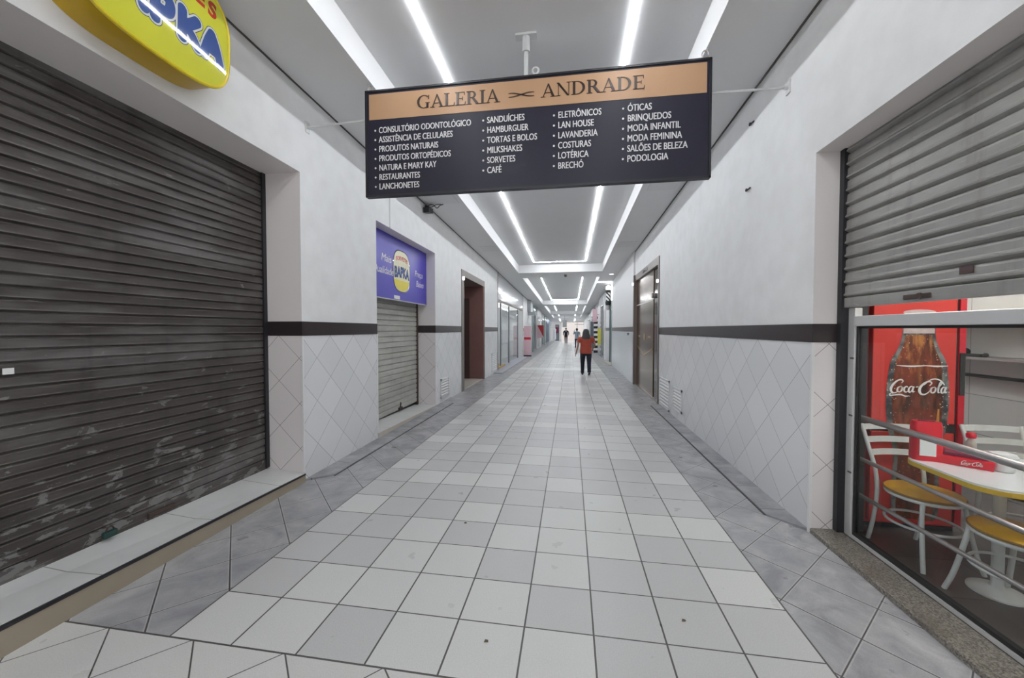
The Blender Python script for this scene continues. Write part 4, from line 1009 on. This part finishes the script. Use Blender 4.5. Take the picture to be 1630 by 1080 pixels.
title('ANDRADE', -0.282, 0.66, 3.780, 3.773, 0.122, 'title_lettering')
b = BM()
for s in (1, -1):
    ribbon(b, [(-0.59, 3.828 + s * 0.018, .004), (-0.54, 3.828 + s * 0.016, .010), (-0.47, 3.826, .012), (-0.40, 3.824 - s * 0.016, .010), (-0.345, 3.822 - s * 0.018, .004)], sm, 0.003, 0.006)
obj('flourish', b, M['sign_brown'], t)
cols = [(-1.918, 3.580, 3.018, 0.955, ['CONSULTÓRIO ODONTOLÓGICO', 'ASSISTÊNCIA DE CELULARES', 'PRODUTOS NATURAIS', 'PRODUTOS ORTOPÉDICOS', 'NATURA E MARY KAY', 'RESTAURANTES', 'LANCHONETES']),
        (-0.803, 3.588, 3.111, 0.955, ['SANDUÍCHES', 'HAMBURGUER', 'TORTAS E BOLOS', 'MILKSHAKES', 'SORVETES', 'CAFÉ']),
        (-0.124, 3.578, 3.109, 0.955, ['ELETRÔNICOS', 'LAN HOUSE', 'LAVANDERIA', 'COSTURAS', 'LOTÉRICA', 'BRECHÓ']),
        (0.503, 3.586, 3.131, 0.955, ['ÓTICAS', 'BRINQUEDOS', 'MODA INFANTIL', 'MODA FEMININA', 'SALÕES DE BELEZA', 'PODOLOGIA'])]
ref = text_flat('CONSULTÓRIO ODONTOLÓGICO', 0.083, 0.0012); xs = [v.co.x for v in ref.verts]; KX = 0.955 / (max(xs) - min(xs)) * 0.083 / 0.085; ref.free()
for u0, va, vb, _, lines in cols:
    for i, s in enumerate(lines):
        b = BM()
        v0 = va + (vb - va) * i / (len(lines) - 1)
        for sh, dp in ((0.0, 0.002), (0.0026, 0.0024)): put_text(b, text_flat(s, 0.085, 0.0), lambda u, v, d: (u0 + sh + u * KX, SY - d, v0 + v), dp)
        prism(b, [(u0 - 0.036 + 0.0095 * math.cos(a), v0 + 0.028 + 0.0095 * math.sin(a)) for a in [2 * PI * k / 12 for k in range(12)]], sm, 0.0, 0.002)
        obj('list_line', b, M['sign_white'], t)
# hanging hardware (parts of the sign)
b = BM(); hx = -0.425; hz = zc(SY) + RD
box(b, hx - 0.10, hx + 0.10, SY - 0.02, SY + 0.06, hz - 0.02, hz); cyl(b, (hx, SY + 0.02, hz - 0.02), (hx, SY + 0.02, hz - 0.16), 0.035, 12)
cyl(b, (hx, SY + 0.02, hz - 0.16), (hx, SY + 0.02, 3.98), 0.02, 12); tube(b, [(hx + 0.09 + 0.028 * math.cos(a), SY + 0.02, 4.05 + 0.03 * math.sin(a)) for a in [2 * PI * k / 14 for k in range(14)]], 0.010, 8, True)
cyl(b, (hx + 0.09, SY + 0.02, 4.02), (hx + 0.09, SY + 0.02, 3.98), 0.012, 8)
obj('hanging_rod', b, M['rod'], t, True)
for x in (-2.02, 1.17):
    b = BM(); tube(b, [(x + 0.028 * math.cos(a), SY + 0.02, 4.035 + 0.035 * math.sin(a)) for a in [2 * PI * k / 14 for k in range(14)]], 0.006, 8, True)
    cyl(b, (x + (0.02 if x > 0 else -0.02), SY + 0.02, 4.06), (x + (0.02 if x > 0 else -0.02), SY + 0.02, zc(SY) - 0.001), 0.006, 8); cyl(b, (x, SY + 0.02, 3.98), (x, SY + 0.02, 4.005), 0.01, 8)
    obj('hook', b, M['steel'], t, True)
for xa, xb, z0, z1 in ((-2.06, XL, 3.735, 3.735), (1.22, XR, 3.70, 3.705)):
    b = BM(); cyl(b, (xa, SY + 0.03, z0), (xb, SY + 0.06, z1), 0.0105, 12)
    s = 1 if xb < 0 else -1
    box(b, xb, xb + s * 0.012, SY + 0.03, SY + 0.09, z1 - 0.055, z1 + 0.055); cyl(b, (xb + s * 0.012, SY + 0.06, z1), (xb + s * 0.04, SY + 0.06, z1), 0.017, 12)
    obj('support_rod', b, M['rod'], t, True)

# ------------------------------------------------------------------ far shop fronts
def far_front(name, label, x, y0, y1, side, frame, pane, fas, ztop, extras=()):
    t = thing(name, label, 'shop front', (x, (y0 + y1) / 2, 0))
    s = side
    b = BM(); box(b, x, x + s * 0.10, y0, y0 + 0.25, 0, ztop); obj('pillar', b, fas, t)
    b = BM(); box(b, x, x + s * 0.12, y0 + 0.25, y1, ztop - 0.6, ztop); obj('fascia', b, fas, t)
    b = BM(); n = 3; L = (y1 - y0 - 0.25) / n
    for i in range(n):
        ya = y0 + 0.25 + i * L
        box(b, x, x + s * 0.07, ya, ya + 0.09, 0, ztop - 0.6)
    box(b, x, x + s * 0.07, y0 + 0.25, y1, 0, 0.12)
    obj('door_frame', b, frame, t)
    b = BM(); box(b, x, x + s * 0.03, y0 + 0.3, y1, 0.12, ztop - 0.6); obj('door_panel', b, pane, t)
    return t
b = BM(); box(b, LT, XL, 26.5, YE, -0.1, 4.2); struct('wall_left', b, M['facade'])
specs = [(27.0, 30.5, 'white', 'slate', 'teal'), (31.0, 34.5, 'rod', 'white_gloss', 'hatch'), (35.2, 38.6, 'slate', 'teal', 'white_gloss'), (39.2, 42.6, 'rod', 'slate', 'teal'), (43.2, 47.2, 'slate', 'white_gloss', 'blue_grey'), (47.8, 52.6, 'rod', 'teal', 'blue_grey')]
labs = ['far left shop front with grey frame just behind the pink banner', 'far left shop front of pale panels behind the red pennant', 'far left shop front with teal doors in slate frames', 'far left shop front with slate doors and teal fascia', 'far left shop front with blue-grey fascia near the dark suited man', 'last far left shop front with teal doors, by the corridor end']
for (y0, y1, fr_, pn, fs), l in zip(specs, labs):
    far_front('shop_unit', l, XL, y0, y1, 1, M['slate'] if fr_ != 'rod' else M['rod'], M[pn], M[fs], zc(y1) - 0.03)
for (y0, y1, fr_, pn, fs), l in zip([(20.6, 24.2, 'slate', 'white_gloss', 'white_gloss'), (29.5, 33.5, 'slate', 'teal', 'hatch'), (34.2, 40.0, 'rod', 'white_gloss', 'white_gloss')], ['right shop front of pale panels behind the yellow banner', 'far right shop front with teal doors past the checkered column', 'farthest right shop front of white panels']):
    far_front('shop_unit', l, XR, y0, y1, -1, M['slate'] if fr_ != 'rod' else M['rod'], M[pn], M[fs], zc(y1) - 0.03)

# duct pipe, pink banner, pennant on the left
b = BM(); box(b, XL + 0.0, XL + 0.22, 24.3, 25.6, 2.75, zc(25.6) - 0.01); box(b, XL + 0.0, XL + 0.5, 24.5, 25.3, 2.55, 2.75); tag(obj('air_duct', b, simple('grey_duct', (0.36, 0.38, 0.40), 0.4, 0.3)), 'grey box air duct high on the left wall past the white fascia', 'air duct')
t = thing('pink_banner_stand', 'pink roll-up banner stand against the left wall past white fascia', 'banner', (XL + 0.2, 22.35, 0))
b = BM(); box(b, XL + 0.02, XL + 0.44, 22.36, 22.40, 0.08, 1.82); obj('banner_cloth', b, M['pale_pink'], t)
b = BM(); box(b, XL + 0.03, XL + 0.43, 22.345, 22.359, 1.0, 1.14); obj('banner_band', b, M['red'], t)
b = BM(); box(b, XL + 0.01, XL + 0.46, 22.3, 22.5, 0.0, 0.08); obj('banner_foot', b, M['rubber'], t)
t = thing('red_pennant', 'dark red triangular pennant sign sticking out from far left wall', 'pennant', (XL, 30.7, 1.9))
b = BM(); prism(b, [(XL + 0.10, 1.95), (XL + 0.60, 1.95), (XL + 0.60, 1.0)], lambda u, v, d: (u, d, v), 30.60, 30.64); obj('pennant_cloth', b, M['red'], t)
b = BM(); prism(b, [(XL + 0.10, 1.93), (XL + 0.585, 0.98), (XL + 0.10, 0.85)], lambda u, v, d: (u, d, v), 30.60, 30.64); obj('pale_half', b, M['pale_pink'], t)
b = BM(); cyl(b, (XL, 30.62, 1.96), (XL + 0.62, 30.62, 1.96), 0.015, 8); obj('pennant_bar', b, M['rod'], t)
b = BM(); box(b, XL, -1.25, 53.6, 53.9, -0.05, 4.0); box(b, -1.25, XR + 0.4, 53.6, 53.9, 2.62, 4.0); struct('wall_back', b, M['facade'])
b = BM(); box(b, -2.1, -1.55, 53.5, 53.6, 0, 2.3); struct('door_1', b, M['slate'])
b = BM(); box(b, 0.9, 0.96, 53.5, 53.6, 0, 2.62); box(b, 0.6, XR, 53.5, 53.6, 2.3, 2.36); struct('trim_40', b, M['slate'])
b = BM(); box(b, -0.95, -0.45, 46.0, 46.2, 1.9, 2.75); cyl(b, (-0.7, 46.1, 2.75), (-0.7, 46.1, zc(46.1) + RD), 0.02, 8); tag(obj('hanging_sign', b, M['laptop_grey']), 'grey hanging sign above the dark suited man far away', 'sign')
# garments at the far left doorways
def garment(name, label, x, y, z0, z1, mat):
    t = thing(name, label, 'garment', (x, y, z1))
    b = BM(); h = z1 - z0
    prof = [(0.14, z0), (0.15, z0 + 0.3 * h), (0.12, z0 + 0.6 * h), (0.17, z0 + 0.9 * h), (0.07, z1)]
    lathe(b, prof, (0, 0, 0), 14)
    for v in b.verts: v.co.x = v.co.x * 1.3 + x; v.co.y = v.co.y * 0.6 + y
    obj('garment_body', b, mat, t, True)
    b = BM(); cyl(b, (x, y, z1), (x, y, z1 + 0.12), 0.012, 6); cyl(b, (x, y, z1 + 0.12), (XL, y, z1 + 0.12), 0.012, 6); obj('hanger_arm', b, M['steel'], t)
garment('hanging_dress', 'long white dress hanging outside a far left shop', -1.98, 48.0, 0.35, 1.75, M['white_cloth'])
garment('hanging_shirt', 'maroon shirt hanging beside the white dress at the far left', -1.70, 49.2, 1.15, 1.95, M['maroon'])
# glass door with glowing reflection lines and barber pole on the right
t = thing('barber_entrance', 'narrow glass barber door with dark frame past the bronze doorway', 'door', (XR + 0.05, 18.0, 0))
b = BM(); box(b, XR + 0.0, XR + 0.08, 17.16, 17.42, 0.03, 3.0); obj('frame_post', b, M['slate'], t)
b = BM(); box(b, XR + 0.0, XR + 0.08, 18.75, 18.99, 0.03, 3.0); obj('frame_post', b, M['slate'], t)
b = BM(); box(b, XR + 0.05, XR + 0.07, 17.42, 18.75, 0.03, 3.0); obj('door_pane', b, M['teal'], t)
b = BM(); box(b, XR - 0.20, XR + 0.1, 17.2, 19.4, 0.0, 0.03); obj('door_sill', b, M['cream'], t)
t = thing('barber_pole', 'black and white striped barber pole lamp with lit globe', 'barber pole', (1.72, 17.9, 2.8))
px, py = 1.72, 17.9
b = BM(); lathe(b, [(0.10, 2.72), (0.13, 2.78), (0.13, 2.90), (0.10, 2.93)], (px, py, 0)); lathe(b, [(0.10, 3.30), (0.13, 3.33), (0.13, 3.40), (0.08, 3.44)], (px, py, 0)); obj('pole_caps', b, M['black'], t, True)
def barber_mat():
    m = NT('barber_stripes'); x, y, z = m.xyz()
    u = m.m('ADD', m.m('MULTIPLY', z, 5.5), m.m('MULTIPLY', x, 6.0)); m.base(m.mix(m.m('GREATER_THAN', m.m('FRACT', u), 0.45), (0.02, 0.02, 0.02), (0.85, 0.85, 0.85))); m.rough(0.2)
    return m.mat
b = BM(); lathe(b, [(0.105, 2.93), (0.105, 3.30)], (px, py, 0)); obj('striped_cylinder', b, barber_mat(), t, True)
b = BM(); ball(b, (px, py, 3.52), 0.12, 18); obj('globe', b, M['globe'], t, True)
b = BM(); cyl(b, (px, py, 2.72), (px, py, 2.5), 0.08, 12); cyl(b, (px, py, 2.6), (XR, py, 2.6), 0.03, 8); obj('bracket', b, M['steel'], t)
t = thing('led_door_outline', 'L-shaped bright LED line framing the barber entrance', 'led light', (XR - 0.06, 17.2, 3.3))
b = BM(); box(b, XR - 0.10, XR - 0.05, 17.165, 17.2, 2.9, zc(17.2) - 0.02); obj('led_strip', b, M['led_far'], t)  # glowing bars modelled in place of reflected light, not a lamp
b = BM(); box(b, XR - 0.75, XR - 0.10, 17.165, 17.2, zc(17.2) - 0.05, zc(17.2) - 0.012); obj('led_strip', b, M['led_far'], t)
# yellow banner, pink box sign, checkered column
t = thing('yellow_banner', 'narrow yellow vertical banner on the right wall past the barber door', 'banner', (XR - 0.1, 22.6, 0.6))
b = BM(); box(b, XR - 0.30, XR - 0.11, 22.55, 22.60, 0.72, 1.66); obj('banner_cloth', b, M['yellow_sign'], t)
b = BM(); box(b, XR - 0.32, XR - 0.10, 22.54, 22.61, 1.66, 1.70); box(b, XR - 0.32, XR - 0.10, 22.54, 22.61, 0.68, 0.72); obj('banner_rod', b, M['rod'], t)
t = thing('pink_box_sign', 'pale pink box sign high above the far right shops', 'sign', (XR - 0.2, 25.5, 2.4))
b = BM(); box(b, XR - 0.42, XR - 0.14, 25.4, 25.6, 2.1, 2.95, 0.02); obj('sign_body', b, M['pale_pink'], t)
b = BM(); cyl(b, (XR - 0.14, 25.5, 2.6), (XR, 25.5, 2.6), 0.03, 8); obj('sign_arm', b, M['rod'], t)
def checker_mat():
    m = NT('black_white_checker'); x, y, z = m.xyz()
    u = m.m('FRACT', m.m('MULTIPLY', z, 3.0)); m.base(m.mix(m.m('GREATER_THAN', u, 0.5), (0.015, 0.015, 0.015), (0.85, 0.85, 0.85))); m.rough(0.35); return m.mat
M['checker'] = checker_mat()
b = BM(); box(b, 1.60, 1.86, 26.6, 26.85, 0.0, 2.55); tag(obj('checkered_column', b, M['checker']), 'column banded in black and white squares on the right side', 'column')
b = BM(); box(b, 1.50, 1.70, 29.0, 29.3, 0.0, 2.2); tag(obj('display_stand', b, M['slate']), 'dark narrow display stand just left of the checkered column', 'display stand')

# ------------------------------------------------------------------ people
def skin_mesh(V, E, name, mat, parent, sub=2, root=0, smooth=True):
    """V: list of (x,y,z,rx[,ry]); E: edges; grown into one continuous surface"""
    me = bpy.data.meshes.new('sk'); me.from_pydata([v[:3] for v in V], E, [])
    o = bpy.data.objects.new('sk', me); COL.objects.link(o)
    md = o.modifiers.new('s', 'SKIN'); md.use_smooth_shade = True
    ly = me.skin_vertices[0].data if me.skin_vertices else None
    if ly is None:
        bm_ = bmesh.new(); bm_.from_mesh(me); bm_.verts.layers.skin.verify(); bm_.to_mesh(me); bm_.free(); ly = me.skin_vertices[0].data
    for i, v in enumerate(V):
        ly[i].radius = (v[3], v[4] if len(v) > 4 else v[3]); ly[i].use_root = (i == root)
    sb = o.modifiers.new('b', 'SUBSURF'); sb.levels = sub; sb.render_levels = sub
    bpy.context.view_layer.update()
    m2 = bpy.data.meshes.new_from_object(o.evaluated_get(bpy.context.evaluated_depsgraph_get()))
    bpy.data.objects.remove(o); bpy.data.meshes.remove(me)
    b = BM(); b.from_mesh(m2); bpy.data.meshes.remove(m2)
    return obj(name, b, mat, parent, smooth, True)
def person(label, loc, rotz, H, top, trouser, hairm, long_hair, left_arm, right_arm, stride, wide=1.0, sleeve=0.5, collar=None):
    """figure standing at the origin, facing +y; left is -x"""
    t = thing('person', label, 'person', loc, rotz)
    k = H / 1.66
    S_ = lambda *v: tuple(c * k for c in v)
    hipw, shw = 0.083 * wide, 0.175 * wide
    fl, fr = stride
    V = [S_(0, 0, 0.92, 0.112 * wide, 0.09), S_(0, 0.0, 1.08, 0.112 * wide, 0.085), S_(0, -0.005, 1.22, 0.118 * wide, 0.082), S_(0, -0.01, 1.325, 0.082 * wide, 0.060), S_(0, 0.0, 1.42, 0.052), S_(0, 0.012, 1.475, 0.052),
         S_(0, 0.02, 1.535, 0.072, 0.088), S_(0, 0.022, 1.59, 0.074, 0.09), S_(0, 0.018, 1.63, 0.048, 0.055)]
    E = [(0, 1), (1, 2), (2, 3), (3, 4), (4, 5), (5, 6), (6, 7), (7, 8)]
    feet = []
    for s, (fy, lift) in ((-1, fl), (1, fr)):
        i = len(V)
        V += [S_(s * hipw, 0, 0.80, 0.066 * wide, 0.070), S_(s * hipw * 1.02, 0.02 + fy * 0.4 + (0.03 if lift else 0), 0.48, 0.048, 0.05), S_(s * hipw, fy * 0.75, 0.30, 0.042, 0.045), S_(s * hipw, fy, 0.085 + lift, 0.036), S_(s * hipw * 1.05, fy + 0.07, 0.045 + lift * 0.5, 0.036, 0.03), S_(s * hipw * 1.1, fy + 0.15, 0.035 + lift * 0.15, 0.03, 0.022)]
        E += [(0, i), (i, i + 1), (i + 1, i + 2), (i + 2, i + 3), (i + 3, i + 4), (i + 4, i + 5)]
        feet.append((s * hipw, fy, lift))
    arms = []
    for s, arm in ((-1, left_arm), (1, right_arm)):
        i = len(V); sh, el, wr, ha = arm
        V += [S_(s * shw, -0.01, 1.335, 0.042, 0.042), S_(*el, 0.040), S_(*wr, 0.027), S_(*ha, 0.036, 0.022)]
        E += [(3, i), (i, i + 1), (i + 1, i + 2), (i + 2, i + 3)]
        h = Vector(ha); d = (Vector(ha) - Vector(wr)).normalized()
        side = d.cross(Vector((1, 0, 0))); side = side.normalized() if side.length > 0.1 else Vector((0, 1, 0))
        j = i + 3
        for f, (o_, L) in enumerate(((-0.028, 0.075), (-0.010, 0.088), (0.010, 0.084), (0.028, 0.066))):
            a = h + side * o_ + d * 0.035; bb = a + d * L * 0.55 + Vector((-s * 0.006, 0, 0)); c = a + d * L + Vector((-s * 0.018, 0, 0))
            n0 = len(V); V += [S_(*a, 0.010), S_(*bb, 0.009), S_(*c, 0.007)]; E += [(j, n0), (n0, n0 + 1), (n0 + 1, n0 + 2)]
        th = h - side * 0.032 * s * (1 if s > 0 else -1); n0 = len(V)
        V += [S_(*(th + side * -0.008), 0.011), S_(*(th + d * 0.04 - side * 0.018), 0.009)]; E += [(j, n0), (n0, n0 + 1)]
        arms.append((s, el, wr))
    body = skin_mesh(V, E, 'body', M['skin'], t)
    # face details
    b = BM()
    for s in (-1, 1): ball(b, S_(s * 0.03, 0.10, 1.565), 0.011 * k, 8)
    obj('eyes', b, M['eye'], body, True, True)
    b = BM(); ball(b, S_(0, 0.108, 1.535), 0.014 * k, 8, (0.8, 1.2, 1.5))
    for s in (-1, 1): ball(b, S_(s * 0.078, 0.018, 1.55), 0.022 * k, 8, (0.45, 0.8, 1.3))
    obj('nose_and_ears', b, M['skin'], body, True, True)
    b = BM(); ball(b, S_(0, 0.098, 1.495), 0.022 * k, 8, (1.1, 0.5, 0.35)); obj('mouth', b, M['lip'], body, True, True)
    # trousers and top, lofted around the body
    def loft(b, rings, seg=24):
        R_ = [[b.verts.new(S_(cx + rx * math.cos(a), cy + ry * math.sin(a), z)) for a in [2 * PI * q / seg for q in range(seg)]] for z, rx, ry, cx, cy in rings]
        for A, B_ in zip(R_, R_[1:]):
            for q in range(seg): b.faces.new((A[q], A[(q + 1) % seg], B_[(q + 1) % seg], B_[q]))
        b.faces.new(R_[0][::-1]); b.faces.new(R_[-1])
    W_ = wide
    b = BM(); loft(b, [(0.72, .10 * W_, .095, 0, 0), (0.77, .142 * W_, .122, 0, 0), (0.85, .150 * W_, .130, 0, 0), (0.92, .146 * W_, .125, 0, 0), (1.02, .128 * W_, .108, 0, 0)])
    for (x, fy, lift) in feet:
        tube(b, [S_(*p) for p in catmull([(x * .98, 0, .86), (x, 0.005, .74), (x * 1.02, 0.02 + fy * 0.4 + (0.03 if lift else 0), 0.48), (x, fy * 0.75, 0.28), (x, fy, 0.075 + lift)], 4)],
             [r * k for (r,) in catmull([(.070 * W_,), (.076 * W_,), (.058 * W_,), (.050 * W_,), (.047 * W_,)], 4)], 18)
    obj('trousers', b, trouser, t, True, True)
    b = BM(); loft(b, [(0.80, .156 * W_, .134, 0, 0), (0.81, .160 * W_, .138, 0, 0), (0.92, .160 * W_, .136, 0, 0), (1.06, .150 * W_, .124, 0, 0), (1.2, .158 * W_, .120, 0, -.005), (1.3, .164 * W_, .112, 0, -.01), (1.36, .160 * W_, .098, 0, -.01), (1.395, .132 * W_, .082, 0, -.006), (1.42, .085 * W_, .070, 0, 0), (1.445, .060, .060, 0, 0)])
    for s, el, wr in arms:
        a = Vector((s * shw, -0.01, 1.335)); e = Vector(el)
        if sleeve <= 1: pts = [a + Vector((-s * 0.10, 0, 0.022)), a, a.lerp(e, sleeve * 0.5), a.lerp(e, sleeve)]; rr = [.052, .068, .064, .060]
        else: pts = [a + Vector((-s * 0.10, 0, 0.022)), a, e, e.lerp(Vector(wr), 0.93)]; rr = [.052, .066, .054, .042]
        tube(b, [S_(*p) for p in catmull([tuple(p) for p in pts], 5)], [r * k for (r,) in catmull([(r,) for r in rr], 5)], 16)
    obj('top', b, top, t, True, True)
    # shoes
    for (x, fy, lift) in feet:
        b = BM()
        prof = [(-0.07, 0.028, 0.07), (-0.04, 0.038, 0.085), (0.03, 0.040, 0.075), (0.10, 0.046, 0.05), (0.155, 0.040, 0.036), (0.185, 0.018, 0.025)]
        rings = []
        for yy, hw, hh in prof:
            tilt = lift * (1 - (yy + 0.07) / 0.255)
            rings.append([b.verts.new(S_(x + hw * math.cos(a), fy + yy, tilt + (hh * 0.5 + hh * 0.5 * math.sin(a)) + 0.002)) for a in [2 * PI * q / 10 for q in range(10)]])
        for A, B_ in zip(rings, rings[1:]):
            for q in range(10): b.faces.new((A[q], A[(q + 1) % 10], B_[(q + 1) % 10], B_[q]))
        b.faces.new(rings[0][::-1]); b.faces.new(rings[-1]); obj('shoe', b, M['shoe'], t, True, True)
    # hair
    b = BM()
    if long_hair:
        prof = [(1.70, .012, .012, .005), (1.692, .05, .055, .005), (1.665, .088, .096, .004), (1.62, .107, .112, .0), (1.57, .118, .098, -.016), (1.52, .126, .085, -.032), (1.46, .140, .076, -.045), (1.40, .156, .066, -.058), (1.35, .150, .056, -.068), (1.315, .115, .042, -.072), (1.30, .05, .02, -.072)]
    else:
        prof = [(1.70, .012, .012, .005), (1.692, .048, .052, .005), (1.67, .078, .086, .004), (1.63, .092, .098, -.002), (1.59, .094, .088, -.016), (1.54, .088, .066, -.040), (1.49, .066, .045, -.055), (1.47, .03, .02, -.055)]
    rings = []
    for z, rx, ry, cy in prof:
        rings.append([b.verts.new(S_(rx * (1 + 0.05 * math.sin(5 * a + z * 40)) * math.cos(a), cy + ry * (1 + 0.04 * math.sin(7 * a + z * 25)) * math.sin(a), z)) for a in [2 * PI * q / 28 for q in range(28)]])
    for A, B_ in zip(rings, rings[1:]):
        for q in range(28): b.faces.new((A[q], A[(q + 1) % 28], B_[(q + 1) % 28], B_[q]))
    b.faces.new(rings[0]); b.faces.new(rings[-1][::-1])
    obj('hair', b, hairm, t, True, True)
    if collar:
        b = BM(); prism(b, [S_(-0.03, 1.40), S_(0.03, 1.40), S_(0.0, 1.2)], lambda u, v, d: (u, d, v), 0.105 * k, 0.135 * k); obj('shirt_front', b, collar, t, False, True)
    return t
person('woman in orange-red blouse and navy trousers walking away down the corridor', (0.535, 13.33, 0), 0.03, 1.59, M['blouse'], M['jeans'], M['hair'], True,
       ((0, 0, 0), (-0.285, -0.03, 1.10), (-0.335, 0.02, 0.86), (-0.355, 0.04, 0.79)), ((0, 0, 0), (0.315, -0.06, 1.12), (0.265, 0.14, 0.98), (0.235, 0.21, 0.95)), ((0.20, 0.0), (-0.16, 0.055)), 1.32, 0.55)
person('man in dark navy suit walking toward the camera, far down the corridor', (-0.50, 43.5, 0), PI, 1.76, M['suit'], M['suit'], M['hair_black'], False,
       ((0, 0, 0), (-0.27, -0.02, 1.10), (-0.24, 0.08, 0.92), (-0.22, 0.12, 0.85)), ((0, 0, 0), (0.27, -0.02, 1.10), (0.24, 0.08, 0.92), (0.22, 0.12, 0.85)), ((0.05, 0.0), (-0.05, 0.01)), 1.1, 2, M['white_cloth'])
person('person in pale blue shirt partly hidden behind the orange-red blouse', (0.55, 33.0, 0), 0.1, 1.68, M['shirt_blue'], M['suit'], M['hair_black'], False,
       ((0, 0, 0), (-0.27, 0.08, 1.16), (-0.22, 0.14, 1.40), (-0.20, 0.16, 1.48)), ((0, 0, 0), (0.26, -0.02, 1.10), (0.27, 0.06, 0.88), (0.26, 0.08, 0.80)), ((0.1, 0.0), (-0.1, 0.03)), 1.12, 0.6)

# ------------------------------------------------------------------ crumbs on the floor
for (x, y), l in zip(((-0.42, 1.85), (-0.85, 2.98), (0.62, 2.15)), ('dry leaf scrap on the near white floor tiles', 'dry leaf scrap further up the left floor tiles', 'dry leaf scrap on the right floor tiles')):
    b = BM(); r = 0.011
    hexa(b, [(x - r, y - r * 0.6, 0.0005), (x + r, y - r * 0.3, 0.0005), (x + r * 0.8, y + r * 0.6, 0.0005), (x - r * 0.6, y + r * 0.5, 0.0005), (x - r, y - r * 0.6, 0.004), (x + r, y - r * 0.3, 0.007), (x + r * 0.8, y + r * 0.6, 0.005), (x - r * 0.6, y + r * 0.5, 0.008)])
    tag(obj('leaf_scrap', b, M['leaf']), l, 'leaf')
